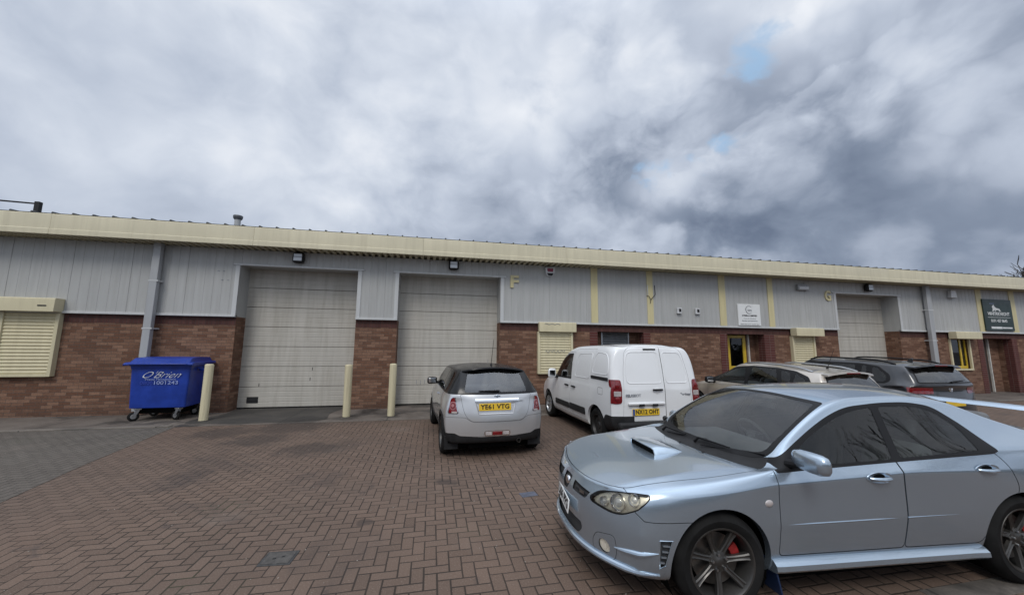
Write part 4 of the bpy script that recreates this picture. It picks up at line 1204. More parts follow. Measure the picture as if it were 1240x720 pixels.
# ================================================================ estate and SUV: generic five-door with raked tailgate
def five_door(name, loc, rz, label, P, g):
    root = empty(name, loc, rz); tag(root, label, 'car')
    W = g['W']; WB = g['WB']; bz = g['belt']; rz_ = g['roof']; tail = g['tail']; nose = g['nose']
    B = lambda x: float(np.interp(x, [b[0] for b in bz], [b[1] for b in bz]))
    rows = []
    cf, cr = nose - .36, tail + .20
    for k, (fy, z) in enumerate(((.80, .24), (.90, .28), (.97, .45), (1., .62), (.995, .80), (.975, .93))):
        zb = z if k < 3 else .45 + (B(.5) - .02 - .45) * (z - .45) / .5
        zf = z if k < 3 else .45 + (B(cf) - .03 - .45) * (z - .45) / .5
        zr = z if k < 3 else .45 + (B(cr) - .02 - .45) * (z - .45) / .5
        rows.append([(cf, W * fy * .87, zf), (WB, W * fy * .99, zf + (zb - zf) * .6), (WB - .6, W * fy * .985, zb), (.6, W * fy * .99, zb), (0, W * fy, zb), (cr, W * fy * .93, zr)])
    hx, cx, ex = g['header'], g['cowl'], g['roofend']
    tx = g['base']   # (x, z) of the rear-window base on the centre line
    ry = g['ry']
    R_ = lambda x: float(np.interp(x, [b[0] for b in rz_], [b[1] for b in rz_]))
    def colr(x, t0, t1, ce): return (x, (x, W * g.get('by', .93), B(x)), t0, t1, ce)
    cols = [
        (cf, (cf, W * .81, B(cf)), (cf + .08, W * .7, B(cf) + .02), (cf + .12, W * .58, B(cf) + .02), (cf + .22, B(cf) + .01)),
        (cf - .2, (cf - .2, W * .88, B(cf - .2)), (cf - .2, W * .8, B(cf - .2) + .03), (cf - .18, W * .68, B(cf - .2) + .05), (cf - .12, B(cf - .2) + .06)),
        (WB, (WB, W * .92, B(WB)), (WB, W * .85, B(WB) + .03), (WB, W * .74, B(WB) + .045), (WB + .05, B(WB) + .06)),
        colr(cx + .1, (cx + .1, W * .88, B(cx) + .03), (cx + .1, W * .79, B(cx) + .045), (cx + .22, B(cx) + .05)),
        colr(cx - .12, (cx - .12, W * .87, B(cx) + .08), (cx - .14, W * .79, B(cx) + .15), (cx - .02, B(cx) + .15))]
    mx = (cx + hx) / 2 - .08
    cols += [colr(mx, (mx, W * .85, B(mx) + .16), (mx - .02, (W * .78 + ry) / 2, (B(cx) + R_(hx)) / 2 + .03), (mx + .1, (B(cx) + R_(hx)) / 2 + .07)),
             colr(hx, (hx, W * .83, (B(hx) * .55 + R_(hx) * .45)), (hx - .04, ry, R_(hx) - .055), (hx + .08, R_(hx) - .005))]
    xm = np.linspace(hx - .35, ex + .25, 4)
    for x in xm: cols.append(colr(float(x), (float(x), W * .83, B(x) * .55 + R_(x) * .45), (float(x), ry, R_(x) - .055), (float(x), R_(x))))
    cols.append(colr(ex + .05, (ex + .03, W * .81, B(ex) * .55 + R_(ex) * .45), (ex, ry * .95, R_(ex) - .06), (ex - .07, R_(ex) - .015)))
    xq = (ex + tx[0]) / 2
    cols.append(colr(xq + .10, (xq + .06, W * .81, B(ex) * .75 + R_(ex) * .25), (xq + .02, W * .74, (R_(ex) + tx[1]) / 2 - .03), (xq - .05, (R_(ex) + tx[1]) / 2)))
    cols.append((cr, (cr, W * .87, tx[1] - .02), (cr - .06, W * .82, tx[1] - .01), (cr - .09, W * .72, tx[1]), (tx[0], tx[1])))
    t = tail
    spec = dict(rows=rows, cols=cols, front=[(nose - .1, .24), (nose - .02, .28), (nose, .45), (nose, .6), (nose - .03, .72), (nose - .08, B(cf) - .03)],
                rear=[(t + .08, .26), (t + .01, .30), (t, .46), (t + .01, .62), (t + .03, .80), (t + .06, tx[1] - .08)], fn=2.4, rn=3.6, crown=2.4,
                crease=[(8, 3, 12, .45), (6, 3, 13, .4), (5, 2, 13, g.get('cr', .4))], crease_c=[(11, 8, 12, .7)])
    c = Car(root, spec, 3)
    ra = g.get('ra', .38)
    BO = ['body', 'seam']
    if g.get('clad'):
        for x in (0, WB): c.cut('cladding', 'side', circle2(x, .33, ra + .05, 36), over=BO, filt=lambda p: p.y > .3)
        c.cut('cladding', 'rear', [(-.1, .1), (1, .1), (1, .46), (-.1, .46)], over=BO)
    c.arch(0, .33, ra); c.arch(WB, .33, ra)
    for nm, pl in g['trim']:
        c.cut('window_trim', 'side', fillet(pl, .05), over=BO)
    for k, pl in enumerate(g['glass']):
        c.cut('glass_%d' % k, 'side', fillet(pl, .035), over=['window_trim'])
    rg = g['rglass']
    c.cut('rear_trim', 'rear', fillet(rg, [0] + [.05] * (len(rg) - 2) + [0]), over=BO, face=lambda f: f.normal.x < -.03)
    c.cut('glass_rear', 'rear', inset(fillet(rg, [0] + [.05] * (len(rg) - 2) + [0]), .028), over=['rear_trim'], face=lambda f: f.normal.x < -.03)
    c.cut('glass_ws', 'top', fillet([(cx + .14, -.1), (cx + .10, .4), (cx - .02, W * .70), (hx, ry - .05), (hx + .07, .3), (hx + .08, -.1)], [0, .1, .05, .05, .1, 0]), over=BO, filt=lambda p: p.z > .9)
    c.cut('lamp', 'rear', fillet(g['lamp'], .03), over=BO, filt=lambda p: p.x < -.25, face=lambda f: f.normal.x < g.get('lampn', .2))
    c.cut('tailgate', 'rear', fillet(g['gate'], [0] + [.04] * (len(g['gate']) - 2) + [0]), over=BO, gap=.0045)
    for k, pl in enumerate(g['doors']): c.cut('door_%d' % k, 'side', fillet(pl, .05), over=BO, gap=.0045)
    if g.get('clad'): c.emit('cladding', 'arch_cladding', M['black_plastic'], off=.006, thick=.01)
    c.emit('window_trim', 'window_trim', M['black_trim'], mode='pair'); c.emit('rear_trim', 'rear_window_seal', M['black_trim'])
    for k in range(len(g['glass'])): c.emit('glass_%d' % k, 'side_window', g['gmat'], mode='pair')
    c.emit('glass_rear', 'rear_window', g['rgmat']); c.emit('glass_ws', 'windscreen', M['glass_ws'])
    la = c.emit('lamp', 'tail_light', g['lampmat'], mode='pair', off=.004)
    tg = c.emit('tailgate', 'tailgate', P, thick=.01)[0]
    drs = []
    for k in range(len(g['doors'])):
        a, b = c.emit('door_%d' % k, 'door', P, mode='pair', thick=.01); drs.append((a, b))
    c.finish(P, [(0, .33), (WB, .33)], zfloor=.19, yw=W - .04, arch_r=ra, glass=('window_trim',))
    for sg in (1, -1):
        e = empty('door_mirror', (0, 0, 0), 0, root)
        mx_, mz_ = g['mirror']
        door_mirror(e, (mx_, (W + .10) * sg, mz_), .22, .16, .13, g.get('mirmat', P), M['black_plastic'], sg)
        mb = MB(); mb.tube([(mx_ + .03, (W - .06) * sg, mz_ - .06), (mx_, (W + .03) * sg, mz_ - .04)], [.035, .028], 8); mb.build('mirror_foot', M['black_trim'], e, smooth=True)
        # roof rail
        pts = []
        x0, x1 = g['rail']
        for x in np.linspace(x0, x1, 12):
            q, n = c.surf((float(x), (ry - .045) * sg, 3), (0, 0, -1))
            k = (x - x0) / (x1 - x0); lift = g.get('lift', .045) * min(1, min(k, 1 - k) * 7)
            pts.append(q + Vector((0, 0, lift + .004)))
        mb = MB(); mb.tube(pts, .017, 8); mb.build('roof_rail', g['railmat'], root, smooth=True)
        for k, (a, b) in enumerate(drs):
            xh, zh = g['handles'][k]; q, _ = c.surf((xh, 3 * sg, zh), (0, -sg, 0))
            rbox('door_handle', P, a if sg > 0 else b, q + Vector((0, .015 * sg, 0)), (.2, .03, .03), .012)
    # spoiler
    mb = MB(); st = []
    sp = g['spoiler']
    ys = np.linspace(-ry * .92, ry * .92, 13)
    vs = []
    for y in ys:
        q, _ = c.surf((ex - .02, float(y), 3), (0, 0, -1)); b = 1 - .35 * (y / ry) ** 4
        vs += [(q.x + .18, q.y, q.z + .012), (q.x - sp * b, q.y, q.z - .002), (q.x - (sp + .01) * b, q.y, q.z - .03), (q.x + .02, q.y, q.z - .055)]
    mb.add(vs, [(i * 4 + j, i * 4 + (j + 1) % 4, (i + 1) * 4 + (j + 1) % 4, (i + 1) * 4 + j) for i in range(12) for j in range(4)] + [(0, 1, 2, 3), (48, 49, 50, 51)])
    mb.build('roof_spoiler', P, root, smooth=True, autosmooth=40)
    D = (1, 0, 0)
    rbox('brake_light', M['red_lens'], root, Vector((ex - .02 - sp - .012, 0, R_(ex) - .035)), (.02, .32, .024), .006)
    # wiper, badge, plate, aerial
    zb = rg[1][1]
    q0 = c.surf((-3, -.02, zb + .035), D)[0]; q1 = c.surf((-3, g.get('wip', -.40), zb + .05), D)[0]
    mb = MB(); mb.tube([q0 + Vector((-.02, .03, -.01)), q0 + Vector((-.022, -.05, .01)), q1 + Vector((-.015, 0, .01))], [.02, .014, .006], 8); mb.build('rear_wiper', M['black_trim'], root, smooth=True)
    q, n = c.surf((-3, 0, g['badge']), D)
    mb = MB(); mb.lathe([(.04, -.008), (.046, -.009), (.052, -.006), (.054, 0)], (q.x, 0, q.z), 'x', 28); mb.lathe([(0, -.003), (.04, -.003)], (q.x, 0, q.z), 'x', 20)
    for a, b in g.get('badge_lines', []): mb.tube([(q.x - .007, a[0], q.z + a[1]), (q.x - .007, b[0], q.z + b[1])], .0045, 6)
    mb.build('badge', M['chrome'], tg, smooth=True)
    q, n = c.surf((-3, 0, g['plate_z']), D)
    rbox('plate_blank', M['plate_yellow'], root, q + Vector((-.012, 0, 0)), (.008, .52, .111), .003)
    q, _ = c.surf((ex + .28, 0, 3), (0, 0, -1))
    if g.get('fin'):
        mb = MB(); mb.prism([(q.x + .06, q.z - .01), (q.x - .04, q.z + .07), (q.x - .07, q.z + .07), (q.x - .06, q.z - .01)], 'y', -.015, .015); o = mb.build('aerial_fin', P, root, bevel=.01)
    else:
        mb = MB(); mb.tube([q, q + Vector((-.03, 0, .03))], .018, 8); mb.tube([q + Vector((-.02, 0, .03)), q + Vector((-.16, 0, .36))], [.005, .003], 6); mb.build('aerial', M['black_plastic'], root, smooth=True)
    for (x, sg) in ((0, 1), (0, -1), (WB, 1), (WB, -1)):
        wheel(root, (x, sg * (W - .12), .33), .335, .225, .21, 'five', sg)
    interior(c, cx - .42, B(cx) + .03, cx - 1.15, cx - 2.0, zf=.50, h=.62)
    return root

def make_estate():
    P = paint('paint_bronze_beige', (.42, .38, .33), metal=.5, rough=.32, flake=.3, dirt=.08)
    g = dict(W=.875, WB=2.54, nose=3.38, tail=-.72, belt=[(-.6, .985), (0, .97), (1.0, .94), (2.0, .92), (2.54, .86), (3.05, .74)],
             roof=[(-.6, 1.32), (-.35, 1.345), (.2, 1.40), (1.0, 1.44), (1.6, 1.42)], header=1.42, cowl=2.22, roofend=-.40, base=(-.66, .99), ry=.60,
             trim=[('w', [(2.22, .96), (1.90, 1.15), (1.45, 1.325), (1.0, 1.372), (.4, 1.36), (.0, 1.315), (-.28, 1.22), (-.42, 1.05), (-.1, .995), (1.0, .965)])],
             glass=[[(1.98, .995), (1.80, 1.13), (1.42, 1.28), (1.16, 1.325), (1.08, .985)], [(.98, 1.335), (.42, 1.325), (.26, 1.01), (1.0, .985)], [(.30, 1.31), (.10, 1.28), (.0, 1.02), (.16, 1.015)], [(-.02, 1.26), (-.22, 1.18), (-.32, 1.06), (-.04, 1.02)]],
             rglass=[(-.1, 1.02), (.60, 1.02), (.62, 1.06), (.50, 1.28), (.42, 1.305), (-.1, 1.315)],
             lamp=[(.66, .70), (.88, .70), (.88, 1.0), (.80, 1.05), (.72, 1.02), (.67, .85)], lampmat=M['red_lens'],
             gate=[(-.1, .56), (.55, .58), (.62, .75), (.66, 1.0), (-.1, .98)],
             doors=[[(2.12, .34), (2.14, .90), (1.08, .935), (1.05, .34)], [(1.04, .34), (1.07, .935), (.12, .965), (.02, .80), (.25, .5), (.38, .34)]], handles=[(1.28, .85), (.28, .88)],
             gmat=M['glass_side'], rgmat=M['glass_rear'], mirror=(1.92, 1.0), mirmat=M['black_trim'], rail=(1.25, -.28), railmat=M['alu'], lift=.04, spoiler=.16, badge=.88, plate_z=.62, wip=.38)
    return five_door('estate_car', (7.65, 6.15, 0), 1.59, 'bronze beige estate car with silver roof rails behind the saloon roof', P, g)

def make_suv():
    P = paint('paint_dark_grey', (.018, .019, .022), metal=.3, rough=.32, flake=.3, dirt=.06)
    g = dict(W=.985, WB=2.68, nose=3.60, tail=-.90, belt=[(-.7, 1.045), (0, 1.02), (1.2, .98), (2.1, .965), (2.68, .93), (3.2, .84)],
             roof=[(-.7, 1.44), (-.35, 1.495), (.4, 1.535), (1.1, 1.55), (1.5, 1.53)], header=1.40, cowl=2.20, roofend=-.52, base=(-.88, 1.065), ry=.70, clad=True, ra=.40, cr=.7,
             trim=[('w', [(2.15, 1.0), (1.85, 1.18), (1.45, 1.39), (1.0, 1.455), (.2, 1.45), (-.15, 1.40), (-.38, 1.24), (-.42, 1.12), (-.34, 1.06), (1.0, 1.01)])],
             glass=[[(1.92, 1.035), (1.72, 1.2), (1.42, 1.355), (1.10, 1.41), (1.05, 1.035)], [(.98, 1.415), (.30, 1.415), (.22, 1.06), (.98, 1.04)], [(.15, 1.41), (.08, 1.40), (-.0, 1.075), (.14, 1.07)], [(-.05, 1.385), (-.14, 1.36), (-.32, 1.22), (-.34, 1.12), (-.28, 1.09), (-.08, 1.08)]],
             rglass=[(-.1, 1.09), (.71, 1.09), (.73, 1.12), (.60, 1.41), (.48, 1.445), (-.1, 1.455)],
             lampn=-.25, lamp=[(.46, .90), (.98, .90), (1.0, .98), (.98, 1.02), (.46, 1.02)], lampmat=M['red_lens'],
             gate=[(-.1, .52), (.56, .54), (.62, .80), (.70, 1.08), (-.1, 1.08)],
             doors=[[(2.08, .40), (2.12, .97), (1.02, .995), (1.0, .40)], [(.99, .40), (1.01, .995), (.05, 1.03), (-.04, .88), (.22, .60), (.42, .40)]], handles=[(1.22, .90), (.22, .93)],
             gmat=M['glass_dark'], rgmat=M['glass_rear'], mirror=(1.85, 1.08), rail=(1.35, -.40), railmat=M['black_trim'], lift=.05, spoiler=.20, badge=.985, plate_z=.72, wip=-.46, fin=True,
             badge_lines=[((-.026, .03), (-.010, -.012)), ((-.010, -.012), (0, .016)), ((0, .016), (.010, -.012)), ((.010, -.012), (.026, .03)), ((-.034, .012), (-.016, -.034)), ((-.016, -.034), (0, -.002)), ((0, -.002), (.016, -.034)), ((.016, -.034), (.034, .012))])
    return five_door('suv', (10.03, 6.40, 0), 1.58, 'dark grey SUV with red tail lamps, parked furthest along the building', P, g)
# ================================================================ the terrace of industrial units
def brick_mat(name, c1, c2, mortar, w=.225, h=.075, ms=.010, off=.5, vertical=False, bias=-.15, stain=.22):
    m, g = newmat(name)
    geo = g.n('ShaderNodeNewGeometry'); P = geo.outputs['Position']; N = geo.outputs['Normal']
    x, y, z = g.sep(P); nx = g.sep(N)[0]
    u = g.mix(g.ramp(g.m('ABSOLUTE', nx), .5, .6), g.comb(x, x, x), g.comb(y, y, y))
    u = g.sep(u)[0]
    v = g.comb(g.m('ADD', z, 10.), g.m('ADD', u, 100.), 0.) if vertical else g.comb(g.m('ADD', u, 100.), g.m('ADD', z, 10.006), 0.)
    wob = g.vm('SCALE', g.vm('SUBTRACT', g.noise(P, 14, 2, out='Color'), (.5, .5, .5))); g.nt.nodes[-1]
    for nd in g.nt.nodes:
        if nd.type == 'VECT_MATH' and nd.operation == 'SCALE': nd.inputs['Scale'].default_value = .004
    b = g.n('ShaderNodeTexBrick'); b.offset = off; b.squash = 1.
    g.set(b.inputs['Vector'], g.vm('ADD', v, wob)); g.set(b.inputs['Color1'], c1); g.set(b.inputs['Color2'], c2); g.set(b.inputs['Mortar'], mortar)
    b.inputs['Scale'].default_value = 1.; b.inputs['Mortar Size'].default_value = ms / 2; b.inputs['Mortar Smooth'].default_value = .3; b.inputs['Bias'].default_value = bias
    b.inputs['Brick Width'].default_value = w; b.inputs['Row Height'].default_value = h
    f = g.noise(P, 40, 4, .65); big = g.noise(P, .7, 5, .6)
    col = g.mix(g.ramp(f, .3, .75, 0., .4), b.outputs['Color'], (.035, .022, .018))
    col = g.mix(g.m('MULTIPLY', g.ramp(big, .45, .75), stain), col, (.04, .03, .026))
    splash = g.m('MULTIPLY', g.ramp(g.m('ADD', z, g.m('MULTIPLY', big, .5)), .2, .7, 1., 0.), .3)
    col = g.mix(splash, col, (.045, .036, .032))
    h_ = g.m('ADD', g.m('SUBTRACT', 1., b.outputs['Fac']), g.m('MULTIPLY', f, .35))
    g.out(g.bsdf(col, .85, 0, g.bump(h_, .5, .006), spec=.25))
    return m

def streaky(name, col, rough=.45, amt=.25, metal=0., dirt=(.16, .155, .14), scale=1., spec=.5):
    """painted sheet metal with rain streaks and grime"""
    m, g = newmat(name); P = g.pos()
    s1 = g.noise(g.vm('MULTIPLY', P, (9. * scale, 9. * scale, .55)), 1., 6, .65)
    s2 = g.noise(P, .9, 5, .6); f = g.noise(P, 50, 3, .6)
    k = g.m('MULTIPLY', g.ramp(g.m('ADD', g.m('MULTIPLY', s1, .65), g.m('MULTIPLY', s2, .4)), .42, .72), amt, clamp=True)
    c = g.mix(g.ramp(s2, .3, .7), tuple(x * .93 for x in col), tuple(x * 1.05 for x in col))
    c = g.mix(k, c, dirt)
    c = g.mix(g.ramp(f, .62, .8, 0., .2), c, tuple(x * .5 for x in col))
    g.out(g.bsdf(c, g.m('ADD', rough, g.m('MULTIPLY', k, .4)), metal, None, 0, spec))
    return m

YB, YC, YD = 11.19, 11.13, 11.70      # brick face, cladding face, door plane
ZC, ZH, ZS = 2.47, 3.88, 4.30         # foot of cladding, head of openings, soffit
XL, XR = -17.5, 34.0
def make_building():
    BM = brick_mat('brick_wall', (.150, .073, .045), (.308, .178, .118), (.105, .085, .07), bias=-.2)
    BR = brick_mat('brick_red_band', (.098, .028, .025), (.125, .040, .034), (.20, .16, .14), w=.46, h=.085, off=0., stain=.2)
    BS = brick_mat('brick_soldier', (.075, .030, .026), (.115, .050, .042), (.06, .048, .042), w=.225, h=.075, off=0., vertical=True, stain=.25)
    CL = streaky('cladding_grey', (.405, .408, .398), .42, .26)
    FL = streaky('flashing_grey', (.52, .53, .53), .40, .2)
    CR = streaky('cream_paint', (.605, .555, .40), .45, .25, dirt=(.25, .22, .15))
    CRs = streaky('cream_shutter', (.60, .54, .36), .45, .25, dirt=(.22, .19, .12))
    DP = streaky('roller_door_paint', (.47, .448, .40), .5, .45, dirt=(.24, .215, .17), scale=.7)
    RF = simple('roof_sheet', (.12, .125, .13), .55, .2)
    SO = streaky('soffit_sheet', (.52, .47, .32), .5, .2)
    GY = simple('shutter_grey', (.20, .21, .22), .5, .3)
    YL = simple('yellow_frame', (.55, .38, .03), .4, coat=.3)
    WH = simple('white_frame', (.55, .54, .50), .5)
    PIPE = streaky('pipe_grey', (.36, .37, .38), .45, .25)
    DK = simple('dark_inside', (.02, .021, .022), .8)
    CY = streaky('cream_strip_paint', (.60, .53, .30), .45, .25, dirt=(.25, .22, .14)); M['cream'] = CY
    root = absroot('warehouse', (8., YB, 0)); root['label'] = 'long single-storey industrial terrace of brick and ribbed grey cladding under a cream fascia'; root['category'] = 'warehouse'
    def B(name, mat, *boxes, bevel=0, parent=root):
        mb = MB()
        for b in boxes: mb.box(*b)
        return mb.build(name, mat, parent, bevel=bevel)
    doors = [(-5.10, -2.12), (-1.0, 2.0), (14.87, 17.92)]
    ents = [(5.18, 6.82), (10.02, 11.56), (22.38, 24.10)]
    w4 = (20.48, 21.54, .98, 2.17)
    # brickwork
    segs = []; x = XL
    for a, b in sorted(doors + ents):
        segs.append((x, a)); x = b
    segs.append((x, XR))
    for a, b in segs:
        if a < w4[0] < b:
            o = B('brick_wall', BM, (a, w4[0], YB, YD + .1, -.1, ZC), (w4[1], b, YB, YD + .1, -.1, ZC), (w4[0], w4[1], YB, YD + .1, -.1, w4[2]), (w4[0], w4[1], YB, YD + .1, w4[3], ZC))
        else: o = B('brick_wall', BM, (a, b, YB, YD + .1, -.1, ZC))
    for a, b in segs:        # soldier course, 4 mm proud
        B('soldier_course', BS, (a + .002, b - .002, YB - .005, YB + .01, 2.245, ZC - .012))
    for a, b in ents: B('soldier_course', BS, (a, b, YB - .005, YB + .2, 2.245, ZC - .012))
    for a, b in ((4.92, 5.184), (6.816, 7.06), (9.74, 10.024), (11.556, 11.98), (22.08, 22.384), (24.096, 24.40)):
        B('brick_pilaster', BR, (a, b, YB - .012, YB + .25, -.05, 2.245))
    # entrances: set back, door in one half, brick in the other
    yb = 11.62
    for (a, b), dx0, dx1 in zip(ents, (5.52, 10.40, 23.02), (6.50, 11.16, 23.95)):
        B('recess_wall', BM, (a - .02, dx0, yb, yb + .2, -.05, 2.45), (dx1, b + .02, yb, yb + .2, -.05, 2.45)) if a < 20 else B('recess_wall', BM, (23.35, b + .02, yb, yb + .2, -.05, 2.45))
        B('recess_soffit', BS, (a, b, YB + .21, yb, 2.25, 2.3))
        if a < 20:
            pass
    # entrance 1: grey roller shutter
    sh = B('entrance_shutter', GY, (5.52, 6.50, yb + .03, yb + .08, 0, 2.25))
    mb = MB()
    for k in range(28): mb.prism([(yb + .035, .02 + .08 * k), (yb - .002, .04 + .08 * k), (yb + .004, .075 + .08 * k), (yb + .035, .095 + .08 * k)], 'x', 5.55, 6.47)
    mb.build('shutter_slats', GY, sh)
    B('shutter_guide', M['alu'], (5.505, 5.55, yb - .03, yb + .05, 0, 2.25), parent=sh); B('shutter_guide', M['alu'], (6.47, 6.515, yb - .03, yb + .05, 0, 2.25), parent=sh)
    # entrance 2: yellow framed glass door
    d = B('glass_door', YL, (10.40, 10.49, yb - .02, yb + .05, .03, 2.22), (11.04, 11.16, yb - .02, yb + .05, .03, 2.22), (10.49, 11.04, yb - .02, yb + .05, 2.12, 2.22), (10.49, 11.04, yb - .02, yb + .05, 1.02, 1.12), (10.49, 11.04, yb - .02, yb + .05, .03, .22), bevel=.005)
    B('door_glass', M['glass_dark'], (10.49, 11.04, yb + .01, yb + .02, .22, 1.02), (10.49, 11.04, yb + .01, yb + .02, 1.12, 2.12), parent=d)
    mb = MB()
    for k in range(5): mb.box(10.54 + .1 * k, 10.555 + .1 * k, yb + .06, yb + .07, .22, 2.1)
    mb.build('door_bars', DK, d)
    B('lobby', DK, (10.3, 11.8, yb + .5, yb + .6, 0, 2.3), (10.3, 11.8, yb + .2, yb + .6, 2.3, 2.4))
    B('frame_post', WH, (11.22, 11.265, yb - .08, yb - .01, .02, 2.25), bevel=.004)
    # entrance 3: dark door left, brick right, white post between
    d3 = B('entrance_door', simple('door_dark', (.045, .035, .03), .5), (22.40, 23.30, yb - .04, yb, .03, 2.2), bevel=.004)
    B('frame_post', WH, (23.30, 23.345, yb - .12, yb - .05, .02, 2.25), bevel=.004)
    # ribbed cladding
    def clad(x0, x1, z0, z1):
        mb = MB(); prof = []
        p = .2055; k = math.ceil((x0 - XL) / p - .5)
        prof.append((x0, YC))
        while XL + (k + .5) * p < x1 - .02:
            c = XL + (k + .5) * p
            if c > x0 + .02:
                j = k % 6 == 0
                gw = .010 if j else .015; gd = .008 if j else .005
                prof += [(c - gw, YC), (c - gw * .6, YC + gd), (c + gw * .6, YC + gd), (c + gw, YC)]
            k += 1
        prof.append((x1, YC))
        m = len(prof)
        mb.add([(x, y, z0) for x, y in prof] + [(x, y, z1) for x, y in prof], [(i, i + 1, m + i + 1, m + i) for i in range(m - 1)])
        mb.quad((x0, YC + .06, z0), (x1, YC + .06, z0), (x1, YC + .06, z1), (x0, YC + .06, z1))
        return mb.build('cladding', CL, root)
    csegs = []; x = XL
    for a, b in doors: csegs.append((x, a)); x = b
    csegs.append((x, XR))
    for a, b in csegs:
        clad(a, b, ZC + .03, ZH + .0)
        B('base_flashing', FL, (a - .004, b + .004, YC - .035, YC + .08, ZC - .012, ZC + .045), bevel=.006)
    clad(XL, XR, ZH + .002, ZS - .015)
    for (a, b) in doors:
        B('head_flashing', FL, (a - .16, b + .16, YC - .03, YC + .05, ZH - .035, ZH + .012), bevel=.006)
        B('jamb_flashing', FL, (a - .10, a + .0, YC - .014, YC - .002, ZC + .046, ZH - .036)); B('jamb_flashing', FL, (b - .0, b + .10, YC - .014, YC - .002, ZC + .046, ZH - .036))
        # reveals and head of the opening
        B('door_reveal', CL, (a - .03, a + .004, YC + .01, YD + .02, ZC, ZH)); B('door_reveal', CL, (b - .004, b + .03, YC + .01, YD + .02, ZC, ZH)); B('door_head', CL, (a, b, YC + .06, YD + .1, ZH - .02, ZH + .1))
    # sectional doors
    for i, (a, b) in enumerate(doors):
        e = B('roller_door', M['seam'], (a - .05, b + .05, YD + .045, YD + .1, .0, ZH)); n = 7; hgt = (ZH - .04) / n
        for k in range(n):
            z0 = .04 + hgt * k; mb = MB()
            prof = [(YD + .04, z0 + .004), (YD + .004, z0 + .006), (YD, z0 + .012)]
            for q in range(1, 4):
                zz = z0 + hgt * q / 4; prof += [(YD, zz - .012), (YD + .005, zz - .006), (YD + .005, zz + .006), (YD, zz + .012)]
            prof += [(YD, z0 + hgt - .014), (YD + .006, z0 + hgt - .006), (YD + .04, z0 + hgt - .005)]
            m = len(prof)
            mb.add([(a, y, z) for y, z in prof] + [(b, y, z) for y, z in prof], [(q, q + 1, m + q + 1, m + q) for q in range(m - 1)])
            mb.build('door_panel', DP, e)
        B('door_seal', M['rubber'], (a, b, YD - .005, YD + .04, .0, .045), parent=e)
        if i == 0:
            B('letter_vent', M['black_plastic'], (a + .22, a + .50, YD - .012, YD + .02, .16, .32), bevel=.006, parent=e)
            for (x, z) in ((-3.30, 1.03), (-3.34, .75), (-4.62, .60)): B('door_scar', M['ink'], (x, x + .016, YD - .004, YD + .01, z, z + .085), parent=e)
        if i == 1:
            for (x, z) in ((1.72, 1.22), (-.42, .62), (-.30, .60), (-.18, .62)): B('door_scar', M['grey_ink'], (x, x + .014, YD - .004, YD + .01, z, z + .12), parent=e)
    # cream posts on the cladding
    for a, b in ((4.96, 5.19), (6.96, 7.18), (9.74, 10.0), (11.78, 12.01), (22.23, 22.54), (24.20, 24.52)):
        B('cream_strip', CY, (a, b, YC - .022, YC + .01, ZC + .047, ZS), bevel=.004)
    # eaves: soffit with ribs, fascia, roof
    mb = MB(); prof = []; x = XL
    while x < XR:
        prof += [(x, ZS + .045), (x + .07, ZS + .045), (x + .078, ZS - .012), (x + .15, ZS - .012), (x + .158, ZS + .045)]; x += .172
    m = len(prof)
    mb.add([(x, 10.615, z) for x, z in prof] + [(x, YC + .02, z) for x, z in prof], [(i, i + 1, m + i + 1, m + i) for i in range(m - 1)])
    mb.quad((XL, 10.6, ZS + .049), (XR, 10.6, ZS + .049), (XR, 11.4, ZS + .049), (XL, 11.4, ZS + .049))
    mb.build('soffit', SO, root)
    for k in range(12):
        a = XL + (XR - XL) * k / 12; b = XL + (XR - XL) * (k + 1) / 12
        mb = MB(); mb.prism([(10.585, ZS - .02), (10.585, ZS + .105), (10.600, ZS + .112), (10.600, 4.765), (10.612, 4.778), (10.70, 4.79), (10.70, 4.75), (10.63, 4.74), (10.63, ZS - .02)], 'x', a + .0015, b - .0015)
        mb.build('fascia', CR, root, bevel=.004)
    rs = lambda y: 4.80 + (y - 10.64) * .0875
    mb = MB(); prof = []; x = XL
    while x < XR:
        prof += [(x, 0), (x + .16, 0), (x + .17, .036), (x + .195, .036), (x + .205, 0)]; x += .40
    m = len(prof)
    mb.add([(x, 10.605, rs(10.605) + z - .006) for x, z in prof] + [(x, 25., rs(25.) + z) for x, z in prof], [(i, i + 1, m + i + 1, m + i) for i in range(m - 1)])
    # profile fillers at the eave
    x = XL
    while x < XR:
        mb.add([(x + .16, 10.606, rs(10.6)), (x + .17, 10.606, rs(10.6) + .03), (x + .195, 10.606, rs(10.6) + .03), (x + .205, 10.606, rs(10.6))], [(0, 1, 2, 3)]); x += .40
    roof = mb.build('roof', RF, root)
    B('rear_wall', CL, (XL, XR, 24.9, 25.0, 0, 6.0)); 
    for x in (XL, XR - .1):
        mb = MB(); mb.prism([(YD + .1, -.05), (25., -.05), (25., rs(25.) - .02), (10.7, rs(10.7) - .06), (10.7, ZS), (YD + .1, ZS)], 'x', x, x + .1); mb.build('end_wall', BM, root)
    # flue on the roof
    mb = MB(); mb.lathe([(0, 5.68), (.085, 5.68), (.085, 4.9)], (-6.17, 13., 0), 'z', 20); fl = mb.build('flue', PIPE, roof, smooth=True)
    mb = MB(); mb.lathe([(0, 5.79), (.125, 5.79), (.135, 5.77), (.125, 5.70), (.095, 5.66), (.085, 5.66)], (-6.17, 13., 0), 'z', 20); mb.build('flue_cowl', simple('flue_dark', (.10, .105, .115), .5, .3), fl, smooth=True)
